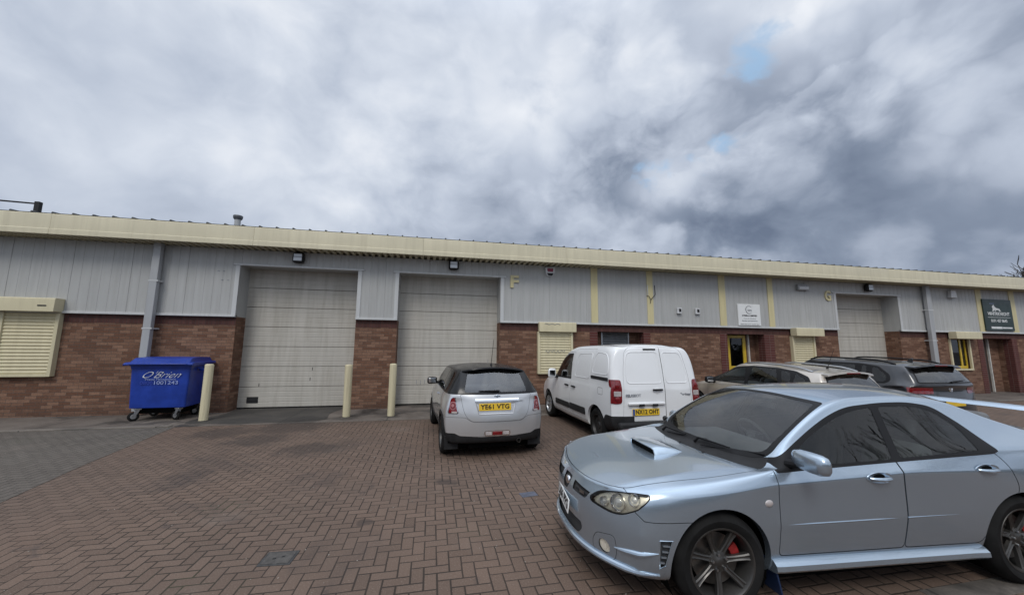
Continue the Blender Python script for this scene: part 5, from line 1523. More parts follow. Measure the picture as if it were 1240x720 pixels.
    # shutters over the windows
    def shutter(x0, x1, z0, z1, bx0, bx1, bz0, bz1, depth, slats=True, front=.12, glaze=False):
        e = empty('window', (0, 0, 0), 0, root); e.location = -Vector(root.location)
        yf = YB - front
        t = .075
        B('window_frame', CRs, (x0, x0 + t, yf, YB + .02, z0, z1), (x1 - t, x1, yf, YB + .02, z0, z1), (x0 + t, x1 - t, yf, YB + .02, z0, z0 + .06), bevel=.006, parent=e)
        if slats:
            n = int((z1 - z0 - .06) / .078); mb = MB(); p = (z1 - z0 - .06) / n
            ys = yf + .035
            prof = []
            for k in range(n):
                z = z0 + .06 + p * k
                prof += [(ys + .016, z), (ys + .002, z + p * .12), (ys - .006, z + p * .45), (ys + .004, z + p * .8), (ys + .018, z + p * .97)]
            m = len(prof)
            mb.add([(x0 + t, y, z) for y, z in prof] + [(x1 - t, y, z) for y, z in prof], [(q, q + 1, m + q + 1, m + q) for q in range(m - 1)])
            mb.build('shutter', CRs, e)
        yk = YC - .035
        mb = MB(); y0 = yk - depth
        mb.prism([(y0, bz0), (y0, bz1 - .02), (y0 + .02, bz1), (yk + .03, bz1), (yk + .03, bz0)], 'x', bx0, bx1); mb.build('shutter_box', CRs, e, bevel=.006)
        return e
    w = shutter(-9.97, -8.82, .95, 2.46, -10.6, -8.80, 2.475, 2.80, .22)
    B('box_slot', M['ink'], (-9.12, -8.95, YC - .262, YC - .24, 2.60, 2.63), parent=w)
    w = shutter(3.17, 4.31, .93, 2.205, 3.19, 4.39, 2.205, 2.50, .12)
    mb = MB()    # faint scribble on the second shutter
    for k in range(4):
        mb.tube([(3.42 + .16 * k + .05 * t * 3, YB - .098, 1.60 + .035 * math.sin(t * 9 + k * 1.7) + .02 * (k % 2)) for t in np.linspace(0, 1, 14)], .006, 4)
    mb.build('graffiti', M['grey_ink'], w)
    mb = MB(); mb.tube([(3.36 + .5 * t, YC - .160, 2.44 + .014 * math.sin(t * 17)) for t in np.linspace(0, 1, 20)], .008, 4); mb.build('graffiti', M['grey_ink'], w)
    shutter(12.66, 13.66, .95, 2.205, 12.64, 13.86, 2.205, 2.49, .22)
    w = shutter(20.44, 21.58, .95, 2.20, 20.38, 21.80, 2.205, 2.49, .22, slats=False, front=.05)
    B('sash', YL, (20.56, 21.46, YB + .06, YB + .11, 1.02, 1.12), (20.56, 20.60, YB + .06, YB + .11, 1.12, 2.17), (21.14, 21.22, YB + .06, YB + .11, 1.12, 2.17), (21.42, 21.47, YB + .06, YB + .11, 1.12, 2.17), parent=w)
    B('pane', M['glass_dark'], (20.56, 21.46, YB + .085, YB + .09, 1.12, 2.17), parent=w)
    B('room', DK, (20.3, 21.7, YB + .5, YB + .55, .9, 2.3), parent=w)
    # downpipes
    for (x0, x1, zb) in ((-7.01, -6.84, .12), (19.16, 19.38, .12)):
        mb = MB(); mb.box(x0, x1, YC - .20, YC - .07, zb, ZS - .0)
        d = mb.build('downpipe', PIPE, root, bevel=.012)
        for z in (.9, 2.1, 3.3): B('pipe_bracket', FL, (x0 - .012, x1 + .03, YC - .206, YC + .07, z, z + .035), parent=d)
    # marks where a sign has been taken down
    mb = MB()
    for (x, z) in ((-5.62, 3.66), (-5.52, 3.42), (-5.38, 3.42), (-5.50, 3.66)): mb.box(x, x + .05, YC - .006, YC, z, z + .02)
    mb.build('sign_scars', M['grey_ink'], root)
    return root

def make_fittings():
    WHp = simple('white_plastic', (.55, .56, .57), .4)
    GRp = simple('grey_plastic', (.30, .31, .32), .45)
    # floodlights
    def flood(x, z, label):
        e = empty('floodlight', (x, YC - .05, z)); tag(e, label, 'floodlight', 'floodlights under the eaves')
        rbox('lamp_housing', M['black_plastic'], e, (0, -.06, 0), (.30, .16, .30), .07)
        rbox('lamp_glass', M['hubcap'], e, (0, -.142, .0), (.21, .012, .20), .05)
        rbox('lamp_divider', M['black_plastic'], e, (0, -.15, .01), (.21, .01, .014), .003)
        rbox('wall_bracket', M['black_plastic'], e, (0, .03, -.02), (.14, .10, .2), .01)
    flood(-3.66, 4.11, 'black floodlight over the first roller door from the left'); flood(.555, 4.13, 'black floodlight over the roller door beside the letter F')
    flood(16.37, 4.10, 'black floodlight over the roller door beside the letter G')
    # emergency lamp box
    e = empty('emergency_lamp', (13.3, YC - .02, 3.99)); tag(e, 'wide pale lamp box high on the cladding left of the letter G', 'lamp')
    rbox('lamp_body', GRp, e, (0, -.05, 0), (.50, .10, .21), .02); rbox('lamp_lens', WHp, e, (0, -.10, -.02), (.42, .02, .10), .01)
    mb = MB(); 
    for k in range(3): mb.box(-.12 + .1 * k, -.05 + .1 * k, -.103, -.10, .045, .08)
    mb.build('lamp_marks', M['grey_ink'], e)
    # alarm boxes
    e = empty('alarm_box', (3.56, YC - .02, 4.09)); tag(e, 'white shield-shaped burglar alarm box with dark red centre', 'alarm box')
    sh = fillet([(-.16, .14), (.16, .14), (.155, -.02), (.08, -.14), (-.08, -.14), (-.155, -.02)], .04)
    mb = MB(); mb.prism(sh, 'y', -.09, .01); mb.build('alarm_cover', WHp, e, bevel=.012)
    mb = MB(); mb.prism(fillet([(-.10, .10), (.10, .10), (.085, -.01), (-.085, -.01)], .02), 'y', -.10, -.088); mb.build('alarm_badge', simple('alarm_red', (.20, .02, .05), .4), e)
    mb = MB(); mb.prism(fillet([(-.11, -.05), (.11, -.05), (.06, -.13), (-.06, -.13)], .02), 'y', -.096, -.085); mb.build('alarm_strobe', M['black_trim'], e)
    e = empty('bell_box', (20.77, YC - .02, 4.02)); tag(e, 'plain white tapered bell box right of the second downpipe', 'bell box')
    mb = MB(); mb.prism([(-.12, .15), (.12, .15), (.17, -.15), (-.17, -.15)], 'y', -.12, .01); mb.build('bell_cover', WHp, e, bevel=.015)
    rbox('bell_base', GRp, e, (0, -.05, -.155), (.30, .10, .02), .005)
    # small vent cowls
    for x, lab in ((8.12, 'small white vent box on the cladding, nearer the bare cable bracket'), (8.82, 'small white vent box on the cladding, nearer the white company sign')):
        e = empty('vent_box', (x, YC - .01, 2.99)); tag(e, lab, 'vent box', 'small vent boxes')
        rbox('vent_cover', WHp, e, (0, -.035, 0), (.17, .07, .20), .012); rbox('vent_grille', M['black_plastic'], e, (.01, -.072, .01), (.09, .008, .11), .004)
    # leftover cable bracket
    e = empty('cable_bracket', (7.07, YC - .03, 3.4)); tag(e, 'leftover forked bracket and cable ends over a cream post', 'bracket')
    mb = MB(); mb.tube([(-.10, 0, .42), (-.10, -.02, .06)], .012, 6); mb.build('bracket_arm', M['alu'], e)
    mb = MB(); mb.tube([(.17, 0, .42), (.17, -.02, .10), (.12, -.02, .05)], .012, 6); mb.build('bracket_arm', M['black_plastic'], e)
    mb = MB(); mb.tube([(-.14, -.01, .06), (-.06, -.02, .04), (0, -.02, -.08), (-.02, -.02, -.2)], .009, 6); mb.tube([(.12, -.02, .05), (.05, -.02, -.02), (0, -.02, -.08)], .009, 6); mb.build('cable', M['black_plastic'], e)
    # unit letters
    for ch, x, lab in (('F', 2.42, 'cream block letter F beside the second roller door'), ('G', 14.48, 'cream block letter G beside the far roller door')):
        o = text_mesh('unit_letter', ch, .52, M['cream'], None, (x, YC - .02, 3.715), (1, 0, 0), (0, 0, 1), width=.27, extrude=.018, bold=.016)
        tag(o, lab, 'letter')
    # company signs
    e = absroot('company_sign', (10.91, YC - .02, 2.915)); tag(e, 'white company sign with a dark C-shaped emblem', 'sign')
    mb = MB(); mb.box(10.45, 11.375, YC - .045, YC - .004, 2.545, 3.30); mb.build('sign_board', M['plate_white'], e, bevel=.003)
    y = YC - .047
    mb = MB(); pts = [(10.905 + .135 * math.cos(R(a)), y, 3.10 + .135 * math.sin(R(a))) for a in np.linspace(40, 320, 28)]; mb.tube(pts, [.004 + .010 * math.sin(math.pi * k / 27) for k in range(28)], 6); mb.build('emblem', M['grey_ink'], e)
    T = lambda s, z, size, w, mat, bold=.0: text_mesh('lettering', s, size, mat, e, (10.91, y, z), (1, 0, 0), (0, 0, 1), width=w, extrude=.0015, bold=bold)
    text_mesh('lettering', 'crs', .12, M['grey_ink'], e, (10.93, y, 3.085), (1, 0, 0), (0, 0, 1), width=.17, extrude=.0015, bold=.004)
    T('CYRELLA LIMITED', 2.89, .075, .62, M['ink'], .003); T('Consult Develop', 2.79, .055, .50, M['grey_ink']); T('Services and Engineering', 2.71, .055, .64, M['grey_ink'], .001); T('Please enter by the reception door', 2.59, .045, .78, M['ink'])
    GN = simple('sign_green', (.006, .022, .018), .4)
    e = absroot('company_sign', (23.3, YC - .03, 3.22)); tag(e, 'dark green company sign with a white horse emblem', 'sign')
    mb = MB(); mb.box(22.47, 24.16, YC - .065, YC - .024, 2.57, 3.89); mb.build('sign_board', GN, e, bevel=.004)
    y = YC - .067
    T = lambda s, x, z, size, w, mat, bold=.0: text_mesh('lettering', s, size, mat, e, (x, y, z), (1, 0, 0), (0, 0, 1), width=w, extrude=.002, bold=bold)
    T('WHITEKNIGHT', 23.33, 3.27, .2, 1.30, M['white_ink'], .004); T('0191 427 8645', 23.30, 2.98, .17, .95, M['white_ink'], .003)
    mb = MB(); mb.box(22.66, 24.0, y - .001, y + .002, 3.12, 3.135); mb.box(22.78, 23.42, y - .001, y + .002, 2.65, 2.74); mb.box(23.44, 24.02, y - .001, y + .001, 2.665, 2.725); mb.build('sign_bars', M['white_ink'], e)
    hs = [(22.98, 3.37), (23.02, 3.50), (22.98, 3.56), (23.02, 3.62), (23.10, 3.66), (23.14, 3.58), (23.24, 3.52), (23.40, 3.50), (23.46, 3.42), (23.50, 3.36), (23.42, 3.40), (23.38, 3.37), (23.34, 3.44), (23.20, 3.43), (23.16, 3.37), (23.12, 3.44), (23.06, 3.40)]
    mb = MB(); mb.prism(hs, 'y', y - .002, y + .002); mb.build('emblem', M['white_ink'], e)
    mb = MB(); mb.box(22.86, 23.14, y - .001, y + .002, 3.70, 3.715); mb.build('sign_bars', M['faded_ink'], e)
    # guard rail standing on the roof
    e = empty('roof_guard_rail', (-10.42, 12.0, 4.93)); tag(e, 'dark guard rail post and bar on the roof edge at far left', 'guard rail')
    mb = MB(); mb.box(-.055, .055, -.05, .05, 0, .54); mb.build('rail_post', M['black_plastic'], e, bevel=.006)
    mb = MB(); mb.tube([(0, 0, .49), (-4.5, 0, .60)], .022, 8); mb.build('rail_bar', M['black_plastic'], e)
    mb = MB(); mb.box(-4.45, -4.34, -.05, .05, -.02, .62); mb.build('rail_post', M['black_plastic'], e, bevel=.006)

def make_bollards():
    BC = streaky('bollard_cream', (.60, .54, .36), .5, .5, dirt=(.22, .18, .12), scale=3.)
    labs = ['cream steel bollard beside the blue bin', 'cream steel bollard at the right jamb of the first roller door', 'cream steel bollard at the left jamb of the second roller door']
    for (x, y, tx, ty, h), lab in zip(((-5.04, 10.07, R(-2.5), R(-1.0), 1.275), (-1.985, 10.05, R(1), R(-.4), 1.262), (-.935, 9.99, R(.5), R(.2), 1.285)), labs):
        e = empty('bollard', (x, y, .01)); e.rotation_euler = (tx, ty, 0); tag(e, lab, 'bollard', 'cream bollards in front of the roller doors')
        mb = MB(); mb.lathe([(0, h), (.055, h), (.078, h - .006), (.086, h - .022), (.088, h - .05), (.088, -.05)], (0, 0, 0), 'z', 24); mb.build('bollard_tube', BC, e, smooth=True)
        mb = MB(); mb.lathe([(.092, .012), (.10, .0), (.10, -.04)], (0, 0, 0), 'z', 24); mb.build('bollard_collar', M['concrete'], e, smooth=True)

def make_bin():
    BL = simple('bin_blue', (.007, .037, .285), .38, var=.18, scale=3, coat=.15)
    BL2 = simple('bin_blue_lid', (.009, .037, .265), .35, var=.12, scale=3, coat=.15)
    root = empty('wheelie_bin', (-6.08, 10.20, .01), R(2)); tag(root, 'big blue four-wheeled commercial bin with closed lid against the brick wall', 'bin')
    W0, W1, D0, D1 = .54, .595, .84, .94      # half widths / depths bottom and top
    z0, z1 = .29, 1.25
    mb = MB()
    def ring(w, y0, y1, z, r=.05):
        return [(x, y, z) for x, y in fillet([(-w, y0), (w, y0), (w, y1), (-w, y1)], r, 4)]
    rings = [ring(W0 - .05, .09, D0 - .05, z0 - .02), ring(W0, .05, D0, z0), ring(W0 + .004, .046, D0 + .01, z0 + .06), ring(W1 - .02, .02, D1 - .02, z1 - .10), ring(W1 - .01, .012, D1 - .01, z1 - .09), ring(W1, 0, D1, z1 - .02), ring(W1 + .02, -.02, D1 + .02, z1 - .01), ring(W1 + .02, -.02, D1 + .02, z1 + .02)]
    m = len(rings[0]); vs = [v for r_ in rings for v in r_]
    mb.add(vs, [(i * m + j, i * m + (j + 1) % m, (i + 1) * m + (j + 1) % m, (i + 1) * m + j) for i in range(len(rings) - 1) for j in range(m)] + [tuple(range(m))])
    body = mb.build('bin_body', BL, root, smooth=True, autosmooth=30)
    for x in (-.30, .0, .30):
        pass
    # lid: raised curved slab with a front lip
    mb = MB()
    prof = [(-.09, 1.245), (-.10, 1.27), (-.075, 1.295), (-.02, 1.31), (.04, 1.37), (.12, 1.405), (.45, 1.425), (.85, 1.41), (.93, 1.36), (.95, 1.27)]
    xs = [(-.665, -.012), (-.655, 0), (-.585, 0), (-.56, 0), (0, .006), (.56, 0), (.585, 0), (.655, 0), (.665, -.012)]
    m = len(prof)
    mb.add([(x, y, (z if abs(x) < .57 else min(z, 1.312)) + dz) for x, dz in xs for y, z in prof], [(i * m + j, i * m + j + 1, (i + 1) * m + j + 1, (i + 1) * m + j) for i in range(len(xs) - 1) for j in range(m - 1)] + [tuple(range(m)), tuple(range(8 * m, 9 * m))] + [(i * m, (i + 1) * m, (i + 1) * m + m - 1, i * m + m - 1) for i in range(8)])
    lid = mb.build('bin_lid', BL2, root, smooth=True, autosmooth=35)
    mb = MB(); mb.box(-.56, .56, -.112, -.085, 1.262, 1.285); mb.build('lid_grip', BL2, lid, bevel=.008)
    for s in (-1, 1):
        mb = MB(); mb.tube([(s * .60, .35, 1.12), (s * .70, .35, 1.12)], .022, 10); mb.build('lifting_trunnion', BL, body, smooth=True)
        mb = MB(); mb.tube([(s * .605, .28, 1.16), (s * .64, .28, 1.16), (s * .64, .62, 1.16), (s * .605, .62, 1.16)], .014, 8); mb.build('side_handle', BL, body, smooth=True)
    mb = MB(); mb.box(-.42, .42, .16, .70, .15, .275); mb.build('underside_shade', M['seam'], root)  # dark box standing in for the black shadow between the castors
    # castors
    for (x, y, a) in ((-.44, .08, 35), (.36, .10, -25), (-.42, .74, 10), (.42, .74, -10)):
        e = empty('castor', (x, y, 0), R(a), root)
        mb = MB(); mb.lathe([(.03, -.024), (.085, -.024), (.10, -.014), (.10, .014), (.085, .024), (.03, .024)], (0, 0, .10), 'y', 28); mb.build('castor_wheel', M['rubber'], e, smooth=True)
        mb = MB(); mb.lathe([(0, -.028), (.05, -.026), (.055, -.02), (.055, .02), (.05, .026), (0, .028)], (0, 0, .10), 'y', 20); mb.build('castor_hub', M['hubcap'], e, smooth=True)
        mb = MB()
        for s in (-1, 1): mb.prism([(-.02, .09), (.03, .09), (.10, .25), (.02, .25)], 'y', s * .034 - .004, s * .034 + .004)
        mb.box(.0, .12, -.05, .05, .245, .275); mb.build('castor_fork', M['alu'], e, bevel=.003)
    # lettering on the front
    T = lambda s, x, z, size, w, mat, sh=0., bold=0.: text_mesh('lettering', s, size, mat, body, (x, .0225 - .0265 * (z - .29), z), (1, 0, 0), (0, -.028, 1), width=w, extrude=.002, shear=sh, bold=bold)
    T("O'Brien", -.0, 1.02, .21, .74, M['white_ink'], .75, -.003)
    T('Waste Management', .02, .925, .07, .60, M['faded_ink'], .1)
    T('0800', -.24, .845, .11, .24, simple('very_faded_ink', (.03, .06, .36), .5)); T('1001243', .13, .845, .115, .46, M['faded_ink'], 0, .001)
    return root

# ================================================================ bare trees
def bare_tree(name, loc, h, label, seed, group=None, kind=None, spread=.55, minr=.010, twig=2):
    rnd = random.Random(seed)
    e = empty(name, loc); tag(e, label, 'tree', group, kind)
    tr = MB(); cr = MB()
    def grow(mb, p, d, L, r, lvl):
        n = 3; pts = [p]; rs = [r]
        q = p.copy(); dd = d.copy()
        for i in range(n):
            dd = (dd + Vector((rnd.uniform(-.18, .18), rnd.uniform(-.18, .18), rnd.uniform(-.02, .16)))).normalized()
            q = q + dd * (L / n); pts.append(q.copy()); rs.append(max(minr, r * (1 - .30 * (i + 1) / n)))
        mb.tube(pts, rs, 7 if lvl < 2 else (4 if lvl < 4 else 3), False)
        if lvl >= 6: return
        k = rnd.choice((2, 3, 3)) if lvl < 5 else 3
        for j in range(k):
            a = rnd.uniform(0, 2 * math.pi); s = rnd.uniform(.35, .85) * spread * 1.6
            ax = dd.orthogonal().normalized(); ax.rotate(Matrix.Rotation(a, 3, dd))
            nd = (dd + ax * s + Vector((0, 0, .12))).normalized()
            st = pts[-1] if j < 2 else pts[-2]
            grow(cr, st.copy(), nd, L * rnd.uniform(.62, .86), rs[-1] * rnd.uniform(.6, .8), lvl + 1)
    grow(tr, Vector((0, 0, -.1)), Vector((rnd.uniform(-.05, .05), rnd.uniform(-.05, .05), 1)), h * .30, h * .022, 0)
    BK = M.get('bark') or simple('bark', (.055, .045, .038), .9, var=.3, bump=.4); M['bark'] = BK
    tr.build('trunk', BK, e, smooth=True, autosmooth=80); cr.build('crown', BK, e)
    return e

def added_hedge():  # unseen hedgerow, added so the car doors reflect something dark low down
    rnd = random.Random(5)
    e = empty('added_hedge', (5, -9.6, 0)); tag(e, 'long dark hedgerow added out of view to darken reflections in the car doors', 'added_hedge')
    mb = MB()
    for k in range(9000):
        x = rnd.uniform(-30, 40); z = 2.3 * (rnd.random() ** .6) + .25 * math.sin(x * .7) * .8; y = rnd.uniform(-.7, .7) * (1 if z < 1.6 else .7)
        a, b = rnd.uniform(0, 6.3), rnd.uniform(-1, 1); s = rnd.uniform(.10, .24)
        u = Vector((math.cos(a), math.sin(a), b)).normalized() * s; v = Vector((-math.sin(a), math.cos(a), rnd.uniform(-1, 1))).normalized() * s * .6
        c = Vector((x, y, max(.05, z)))
        mb.add([c - u, c + v, c + u, c - v], [(0, 1, 2, 3)])
    mb.build('leaves', simple('hedge_leaf', (.035, .045, .022), .7, var=.4, scale=2), e)
    mb = MB(); mb.box(-30, 40, -.35, .35, 0, 1.6); mb.build('branches', simple('hedge_inside', (.02, .022, .015), .9), e)

def make_trees():
    bare_tree('bare_tree', (61.5, 27., 0), 11.5, 'bare winter tree showing over the far right end of the roof', 3, minr=.022)
    # the tree line across the road, seen only as the reflection in the car windows
    added_hedge()  # added for darker door reflections, apart from that tree line
    proto = None
    for i, (x, y, s) in enumerate(((13., -6.2, 1.0), (17.2, -7.2, .96), (21.5, -6.4, 1.08), (26., -5.2, 1.0), (8.5, -8., .9))):
        if proto is None:
            proto = bare_tree('roadside_tree', (x, y, 0), 7.9, 'bare roadside tree seen only as a reflection in the car windows', 11, 'bare trees across the road', minr=.011)
        else:
            c = copy_tree(proto); c.location = (x, y, 0); c.scale = (s, s, s); c.rotation_euler = (0, 0, i * 1.3)

BUILDERS = [make_building, make_fittings, make_bollards, make_bin, make_saloon, make_hatch, make_van, make_estate, make_suv, make_trees]
# ================================================================ ground
def ground_mats():
    # herringbone block paving, 200 x 100 mm
    def paving(name, c1, c2, joint, stain=1.0, seed=0.):
        m, g = newmat(name)
        P = g.pos()
        wob = g.noise(P, .9, 2, .5, out='Color')
        pw = g.vm('ADD', P, g.vm('SCALE', g.vm('SUBTRACT', wob, (.5, .5, .5))))
        g.nt.nodes[-1]
        for nd in g.nt.nodes:
            if nd.type == 'VECT_MATH' and nd.operation == 'SCALE': nd.inputs['Scale'].default_value = .035
        x, y, z = g.sep(pw)
        x = g.m('MULTIPLY', g.m('ADD', x, 200 + seed), 10.); y = g.m('MULTIPLY', g.m('ADD', y, 200.), 10.)
        i = g.m('FLOOR', x); j = g.m('FLOOR', y); fx = g.m('FRACT', x); fy = g.m('FRACT', y)
        s = g.m('FLOORED_MODULO', g.m('ADD', i, j), 4.)
        S = [g.m('COMPARE', s, float(k), .2) for k in range(4)]
        dl = g.m('ADD', fx, g.m('MULTIPLY', S[1], 5.)); dr = g.m('ADD', g.m('SUBTRACT', 1., fx), g.m('MULTIPLY', S[0], 5.))
        db = g.m('ADD', fy, g.m('MULTIPLY', S[3], 5.)); dt = g.m('ADD', g.m('SUBTRACT', 1., fy), g.m('MULTIPLY', S[2], 5.))
        d = g.m('MINIMUM', g.m('MINIMUM', dl, dr), g.m('MINIMUM', db, dt))
        nz = g.noise(P, 38, 3, .6)
        d2 = g.m('ADD', d, g.m('MULTIPLY', g.m('SUBTRACT', nz, .5), .05))
        jw = g.ramp(g.noise(P, .6, 3, .6), .35, .65, .0, .035)
        jm = g.ramp(g.m('SUBTRACT', d2, jw), .018, .066, 1., 0.)
        idv = g.comb(g.m('SUBTRACT', i, S[1]), g.m('SUBTRACT', j, S[3]), seed)
        wn = g.n('ShaderNodeTexWhiteNoise'); wn.noise_dimensions = '3D'; g.set(wn.inputs['Vector'], idv)
        rnd = wn.outputs['Value']
        wn2 = g.n('ShaderNodeTexWhiteNoise'); wn2.noise_dimensions = '3D'; g.set(wn2.inputs['Vector'], g.vm('ADD', idv, (7.3, 2.1, 5.5)))
        big = g.noise(P, .35, 4, .6)
        col = g.mix(g.m('ADD', g.m('MULTIPLY', rnd, .55), g.m('MULTIPLY', big, .3), clamp=True), c1, c2)
        col = g.mix(g.ramp(wn2.outputs['Value'], .0, 1., .86, 1.12, False), (0, 0, 0), col); mixv = g.nt.nodes[-2]
        # aggregate speckle
        sp = g.noise(P, 85, 4, .8)
        col = g.mix(g.ramp(sp, .54, .70, 0., .62), col, (.36, .30, .25))
        col = g.mix(g.ramp(sp, .30, .44, .6, 0.), col, (.03, .024, .022))
        moss = g.ramp(g.noise(P, .75, 5, .6), .55, .72)
        col = g.mix(g.ramp(g.noise(P, .22, 4, .6), .35, .65, .35, 0.), col, (.075, .058, .048))
        col = g.mix(jm, col, g.mix(g.m('MULTIPLY', moss, .7), joint, (.045, .050, .022)))
        # dirt, oil and damp with shapes of their own
        st = g.noise(P, .55, 6, .62, .6)
        dark = g.m('MULTIPLY', g.ramp(st, .52, .70), .55 * stain)
        st2 = g.noise(P, 1.9, 5, .6, 1.)
        dark = g.m('MAXIMUM', dark, g.m('MULTIPLY', g.ramp(st2, .62, .72), .5 * stain))
        pale = g.m('MULTIPLY', g.ramp(g.noise(P, .8, 5, .6), .56, .75), .30)
        col = g.mix(pale, col, (.20, .165, .14))
        col = g.mix(dark, col, (.032, .026, .025))
        for (sx, sy, r) in ((-.62, 4.19, .10), (-3.1, 8.0, .55), (-2.0, 7.2, .5), (-4.0, 8.7, .6), (-2.9, 9.1, .8), (.25, 5.2, .16)):
            dd = g.vm('DISTANCE', g.vm('ADD', P, g.vm('SCALE', g.vm('SUBTRACT', g.noise(P, 3.5, 4, .6, out='Color'), (.5, .5, .5)))), (sx, sy, 0), out=1)
            for nd in g.nt.nodes:
                if nd.type == 'VECT_MATH' and nd.operation == 'SCALE' and nd.inputs['Scale'].default_value == 1.0: nd.inputs['Scale'].default_value = .8 * min(1, r * 3)
            col = g.mix(g.ramp(dd, r * .55, r * 1.1, .55, 0.), col, (.03, .024, .022))
        h = g.m('SUBTRACT', g.m('ADD', g.ramp(d2, .0, .13), g.m('MULTIPLY', sp, .12)), 0)
        h = g.m('ADD', h, g.m('MULTIPLY', rnd, .25))
        rough = g.m('SUBTRACT', .82, g.m('MULTIPLY', dark, .35))
        g.out(g.bsdf(col, rough, 0, g.bump(h, .55, .006), spec=.35))
        return m
    M['paving'] = paving('herringbone_paving', (.119, .078, .057), (.164, .111, .083), (.033, .024, .018))
    M['grey_paving'] = paving('grey_paving', (.094, .085, .074), (.135, .122, .106), (.034, .029, .024), .7, 3.)
    def concrete(name, c1, c2, stain):
        m, g = newmat(name); P = g.pos()
        n = g.noise(P, 1.1, 7, .65, .4); f = g.noise(P, 60, 3, .6)
        col = g.mix(g.ramp(n, .3, .7), c1, c2)
        col = g.mix(g.ramp(f, .3, .75, 0., .35), col, (.05, .048, .045))
        x, y, z = g.sep(P)
        jt = g.m('ABSOLUTE', g.m('SUBTRACT', g.m('FRACT', g.m('MULTIPLY', g.m('ADD', x, 50.43), 1 / 2.3)), .5))
        col = g.mix(g.ramp(jt, .003, .007, .75, 0.), col, (.02, .02, .02))
        st = g.noise(P, .9, 6, .65, .8)
        dk = g.m('MULTIPLY', g.ramp(st, .48, .66), stain)
        col = g.mix(dk, col, (.028, .027, .026))
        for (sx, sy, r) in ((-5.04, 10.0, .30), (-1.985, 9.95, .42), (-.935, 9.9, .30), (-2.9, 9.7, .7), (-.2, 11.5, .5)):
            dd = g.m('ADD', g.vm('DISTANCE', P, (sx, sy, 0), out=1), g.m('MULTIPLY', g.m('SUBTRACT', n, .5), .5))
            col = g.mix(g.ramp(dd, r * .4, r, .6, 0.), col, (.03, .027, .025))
        g.out(g.bsdf(col, g.m('SUBTRACT', .85, g.m('MULTIPLY', dk, .3)), 0, g.bump(f, .25, .004), spec=.35))
        return m
    M['concrete'] = concrete('apron_concrete', (.105, .085, .072), (.175, .148, .126), .85)
    M['kerb'] = concrete('kerb_concrete', (.13, .112, .096), (.20, .175, .15), .7)
    M['damp_tarmac'] = concrete('damp_tarmac', (.040, .037, .034), (.072, .064, .056), .7)
    M['asphalt'] = concrete('asphalt', (.045, .045, .046), (.06, .06, .06), .2)

def sheet(name, pts, z, mat, kind='structure'):
    o = link_mesh(name, [(x, y, z) for (x, y) in pts], [tuple(range(len(pts)))], mat)
    tag(o, kind=kind)
    return o

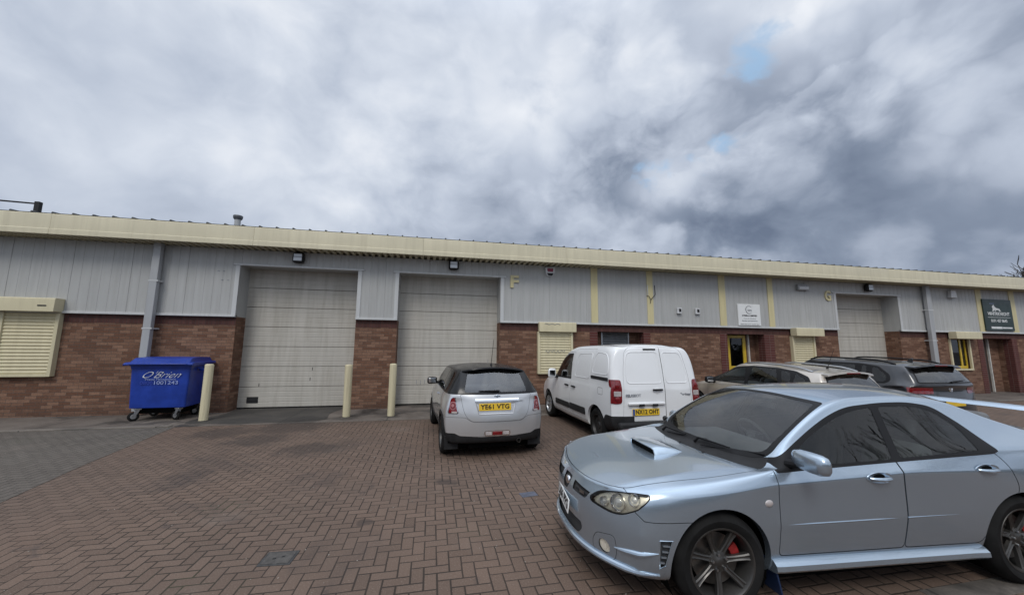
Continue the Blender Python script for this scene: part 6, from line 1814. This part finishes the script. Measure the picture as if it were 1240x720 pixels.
def make_ground():
    ground_mats()
    tag(sheet('ground', [(-400, -400), (400, -400), (400, 400), (-400, 400)], -.016, M['asphalt']), 'dark tarmac ground reaching out beyond the yard', 'ground')
    tag(sheet('brick_paving', [(-30, -14), (45, -14), (45, 9.46), (-30, 9.46)], 0., M['paving']), 'red brown herringbone block paving of the yard', 'paving')
    tag(sheet('grey_paving', [(-3.3, -8), (-4.52, 5.2), (-4.83, 6.72), (-5.25, 9.46), (-30, 9.46), (-30, -8)], .004, M['grey_paving']), 'grey block paving strip left of the red paving', 'paving')
    mb = MB(); mb.box(-30, 45, 9.465, 12.6, -.05, .010)
    tag(mb.build('concrete_apron', M['concrete'], bevel=.004), 'stained concrete apron along the foot of the building', 'apron', kind='structure')
    for x0, x1, lab in ((-30, -5.35, 'low pale kerb between the grey paving and the concrete apron'), (2.6, 45, 'low pale kerb along the apron behind the parked cars')):
        mb = MB(); mb.box(x0, x1, 9.45, 9.60, -.05, .026)
        tag(mb.build('kerb', M['kerb'], bevel=.008), lab, 'kerb', kind='structure')
    rnd = random.Random(2); pts = []
    for (x, y) in ((-5.3, 9.75), (-4.2, 9.58), (-3.3, 9.62), (-2.35, 9.75), (-2.5, 10.6), (-2.3, 11.4), (-2.15, 11.72), (-5.08, 11.72), (-5.0, 10.9), (-5.35, 10.3)): pts.append((x, y))
    tag(sheet('tarmac_patch', fillet(pts, .25, 4), .014, M['damp_tarmac']), 'dark damp tarmac patch in front of the first roller door', 'tarmac')
    mb = MB(); mb.box(3.55, 9, 2.13, 2.30, -.05, .004)
    o = mb.build('edging_strip', M['kerb'], bevel=.002); tag(o, 'pale concrete edging strip set in the paving beneath the saloon', 'edging', kind='structure')
    # covers
    iron = simple('cast_iron', (.05, .05, .05), .6, .3, var=.3, scale=20, bump=.2)
    def cover(x, y, w, d, rz, label):
        e = empty('drain_cover', (x, y, 0), rz)
        tag(e, label, 'drain cover')
        mb = MB(); mb.box(-w / 2, w / 2, -d / 2, d / 2, -.02, .006); mb.build('cover_frame', iron, e, bevel=.003)
        mb = MB(); mb.box(-w / 2 + .02, w / 2 - .02, -d / 2 + .02, d / 2 - .02, .0, .009); mb.build('cover_lid', simple('lid_grey', (.062, .057, .052), .7, var=.3, scale=20, bump=.3), e, bevel=.002)
        mb = MB()
        for s in (-1, 1): mb.box(s * w * .12 - .012, s * w * .12 + .012, -.01 + s * .012, .01 + s * .012, .005, .0105)
        mb.build('lifting_hole', M['ink'], e)
    cover(-1.17, 3.65, .25, .21, R(-4), 'small square grey drain cover in the paving, front of the yard')
    e = empty('utility_cover', (1.19, 4.57, 0), R(8)); tag(e, 'small blue grey round-cornered utility lid in the paving beside the saloon nose', 'utility lid')
    rbox('lid', simple('lid_blue', (.075, .082, .11), .6, var=.3, scale=20), e, (0, 0, 0), (.20, .13, .012), .02)
    rnd = random.Random(9); mb = MB()
    for k in range(420):
        r = rnd.random() ** .7 * 9 + 1.5; an = rnd.uniform(-.75, .85)
        x, y = r * math.sin(an), r * math.cos(an)
        if y > 9.3: continue
        sz = rnd.uniform(.003, .006); t = rnd.uniform(0, 3)
        mb.obox((x, y, sz * .4), (math.cos(t), math.sin(t), 0), (-math.sin(t), math.cos(t), 0), (0, 0, 1), sz, sz * rnd.uniform(.5, 1), sz * .5)
    tag(mb.build('grit', simple('grit_pale', (.25, .22, .19), .9, var=.4, scale=30)), 'pale grit specks scattered over the paving', 'grit', kind='stuff')
    return

# ================================================================ sky, light, camera
def make_world():
    w = bpy.data.worlds.new('World'); SC.world = w; w.use_nodes = True
    g = NT(w.node_tree)
    tc = g.n('ShaderNodeTexCoord').outputs['Generated']
    d = g.vm('NORMALIZE', tc)
    x, y, z = g.sep(d)
    el, az = R(48), R(-155)
    sky = g.n('ShaderNodeTexSky'); sky.sky_type = 'NISHITA'; sky.sun_disc = False
    sky.sun_elevation = el; sky.sun_rotation = az; sky.air_density = 1.; sky.dust_density = .6; sky.ozone_density = 1.5
    blue = g.mix(1., sky.outputs[0], (.085, .085, .085), 'MULTIPLY')
    zc = g.m('MAXIMUM', z, 0.0)
    p = g.comb(g.m('MULTIPLY', x, 2.0), g.m('MULTIPLY', y, 2.0), g.m('MULTIPLY', z, 2.6))
    warp = g.vm('SCALE', g.vm('SUBTRACT', g.noise(p, 1.7, 3, .5, out='Color'), (.5, .5, .5)))
    for nd in g.nt.nodes:
        if nd.type == 'VECT_MATH' and nd.operation == 'SCALE': nd.inputs['Scale'].default_value = .35
    pw = g.vm('ADD', p, warp)
    n1 = g.noise(pw, 1.15, 4, .50)
    n2 = g.noise(g.vm('ADD', pw, (3.1, 7.7, 1.3)), 3.2, 5, .54)
    n4 = g.noise(g.vm('ADD', pw, (1.1, 2.7, 5.3)), 6.5, 4, .58)
    fl = g.m('ADD', g.m('MULTIPLY', g.m('SUBTRACT', n2, .5), .16), g.m('MULTIPLY', g.m('SUBTRACT', n4, .5), .10))
    def lobe(px, py, r0, r1, soft=1.):
        v = RAY(px, py)
        dd = g.m('ARCCOSINE', g.vm('DOT_PRODUCT', d, v, out=1), clamp=False)
        dd = g.m('ADD', dd, g.m('MULTIPLY', fl, soft * 1.6))
        return g.ramp(dd, R(r0), R(r1), 1., 0.)
    vo = g.n('ShaderNodeTexVoronoi'); vo.feature = 'F1'; vo.voronoi_dimensions = '3D'
    wv = g.vm('ADD', pw, g.vm('MULTIPLY', g.noise(pw, 4.5, 4, .6, out='Color'), (.09, .09, .09)))
    g.set(vo.inputs['Vector'], wv); vo.inputs['Scale'].default_value = 2.3; vo.inputs['Detail'].default_value = 2.; vo.inputs['Roughness'].default_value = .45; vo.inputs['Lacunarity'].default_value = 2.2; vo.normalize = True
    bil = g.m('SUBTRACT', .30, vo.outputs['Distance'])
    f = g.m('ADD', g.m('MULTIPLY', g.m('SUBTRACT', n1, .5), .70), g.m('MULTIPLY', g.m('SUBTRACT', n2, .5), .42))
    f = g.m('ADD', f, g.m('MULTIPLY', g.m('SUBTRACT', n4, .5), .22))
    f = g.m('ADD', f, g.m('MULTIPLY', bil, .52))
    f = g.m('ADD', f, g.m('MULTIPLY', g.m('MULTIPLY', g.ramp(bil, -.06, .05, -.5, .5), lobe(930, 170, 12, 42)), .13))
    f = g.m('ADD', f, .69)
    for (px, py, r0, r1, a) in LOBES:
        f = g.m('ADD', f, g.m('MULTIPLY', lobe(px, py, r0, r1), a))
    # rolls of cumulus: a bright upper edge, grey underneath
    for (a0, b0, c0, rr, amp, dark) in ROLLS:
        A, B_ = Vector(RAY(*a0)), Vector(RAY(*b0))
        nv = A.cross(B_).normalized()
        if nv.z < 0: nv = -nv
        t = g.m('ADD', g.vm('DOT_PRODUCT', d, tuple(nv), out=1), g.m('MULTIPLY', fl, 1.1))
        msk = lobe(c0[0], c0[1], rr * .35, rr)
        rim = g.m('MULTIPLY', g.ramp(t, -.085, -.012), g.ramp(t, -.004, .014, 1., 0.))
        und = g.m('MULTIPLY', g.ramp(t, -.16, -.05, 1., 0.), g.ramp(t, -.42, -.22, .25, 1.))
        f = g.m('ADD', f, g.m('MULTIPLY', msk, g.m('SUBTRACT', g.m('MULTIPLY', rim, amp), g.m('MULTIPLY', und, dark))))
    # higher cloud is brighter, low cloud over the horizon is darker
    f = g.m('ADD', f, g.ramp(z, .05, .60, -.16, .07, False))
    cr = g.n('ShaderNodeValToRGB'); g.set(cr.inputs[0], f)
    e = cr.color_ramp.elements
    e[0].position = .10; e[0].color = (.150, .190, .272, 1)
    e[1].position = 1.0; e[1].color = (.87, .90, .955, 1)
    for pos, c in ((.30, (.24, .29, .385)), (.48, (.385, .44, .545)), (.64, (.515, .575, .685)), (.80, (.665, .72, .815))):
        q = e.new(pos); q.color = (*c, 1)
    cloud = cr.outputs[0]
    hole = None
    for (px, py, r0, r1) in HOLES:
        h = lobe(px, py, r0, r1, 1.1)
        hole = h if hole is None else g.m('MAXIMUM', hole, h)
    blu = g.mix(.75, blue, (.42, .66, .95))
    col = g.mix(g.m('MULTIPLY', hole, .8), cloud, blu)
    up = g.ramp(z, .66, 1., 1., ZEN)
    bk = g.ramp(y, -.9, .15, BACK, 1.)
    ub = g.m('MULTIPLY', up, bk)
    col = g.mix(1., col, g.comb(ub, ub, ub), 'MULTIPLY')
    bg = g.n('ShaderNodeBackground'); g.set(bg.inputs[0], col); bg.inputs[1].default_value = 1.0
    bg2 = g.n('ShaderNodeBackground'); g.set(bg2.inputs[0], sky.outputs[0]); bg2.inputs[1].default_value = .0
    o = g.n('ShaderNodeOutputWorld'); g.nt.links.new(bg.outputs[0], o.inputs[0])
    sun = bpy.data.lights.new('sun', 'SUN'); sun.energy = SUN; sun.angle = R(22); sun.color = (1, .965, .91)
    so = bpy.data.objects.new('sun', sun); COL.objects.link(so)
    v = Vector((math.sin(az) * math.cos(el), math.cos(az) * math.cos(el), math.sin(el)))
    so.rotation_euler = (-v).to_track_quat('-Z', 'Y').to_euler()
    so.location = v * 30

CAM = dict(f=451.67, pitch=.1307, yaw=.2089, roll=.0084, h=1.745)
def cam_axes():
    p, y, r = CAM['pitch'], CAM['yaw'], CAM['roll']
    fw = Vector((math.sin(y) * math.cos(p), math.cos(y) * math.cos(p), math.sin(p)))
    rt = Vector((math.cos(y), -math.sin(y), 0)); up = rt.cross(fw)
    c, s = math.cos(r), math.sin(r)
    return fw, rt * c + up * s, up * c - rt * s
def RAY(px, py):
    fw, rt, up = cam_axes()
    v = fw + rt * (px - 620) / CAM['f'] - up * (py - 360) / CAM['f']
    return tuple(v.normalized())
def make_camera():
    fw, rt, up = cam_axes()
    cd = bpy.data.cameras.new('camera'); cd.sensor_width = 36; cd.sensor_fit = 'HORIZONTAL'; cd.lens = 36 * CAM['f'] / 1240
    cd.clip_start = .05; cd.clip_end = 2000
    co = bpy.data.objects.new('camera', cd); COL.objects.link(co)
    m = Matrix((rt, up, -fw)).transposed().to_4x4(); m.translation = (0, 0, CAM['h'])
    co.matrix_world = m
    SC.camera = co
# clouds placed by direction: brighter (+) and darker (-) banks, and the blue gaps
LOBES = [(330, 60, 4, 34, .05), (700, 20, 2, 16, .08), (960, 0, 1.5, 9, .22), (640, 130, 2, 9, .10), (1040, 300, 8, 36, -.20), (740, 285, 4, 20, -.06), (230, 190, 3, 14, .04), (60, 150, 2, 12, .03), (600, 270, 4, 20, -.10), (740, 130, 3, 10, -.08), (810, 225, 1, 5, .14), (1230, 170, 2, 9, .08)]
ROLLS = [((800, 215), (1010, 95), (940, 180), 17, .13, .07)]
HOLES = [(808, 204, -1.5, 2.3), (832, 190, -1.5, 2.5), (858, 172, -1.5, 2.0), (918, 70, -2., 2.5)]
SUN = 1.5; BACK = 1.15; ZEN = 2.3
def make_view():
    SC.view_settings.view_transform = 'Standard'; SC.view_settings.look = 'None'; SC.view_settings.exposure = EXPO; SC.view_settings.gamma = 1
    SC.view_settings.use_curve_mapping = False
    SC.cycles.max_bounces = 8; SC.cycles.transparent_max_bounces = 16; SC.cycles.use_denoising = True
    SC.cycles.sample_clamp_indirect = 4
EXPO = 0.0
make_ground(); make_world(); make_camera(); make_view()
for fn in BUILDERS: fn()
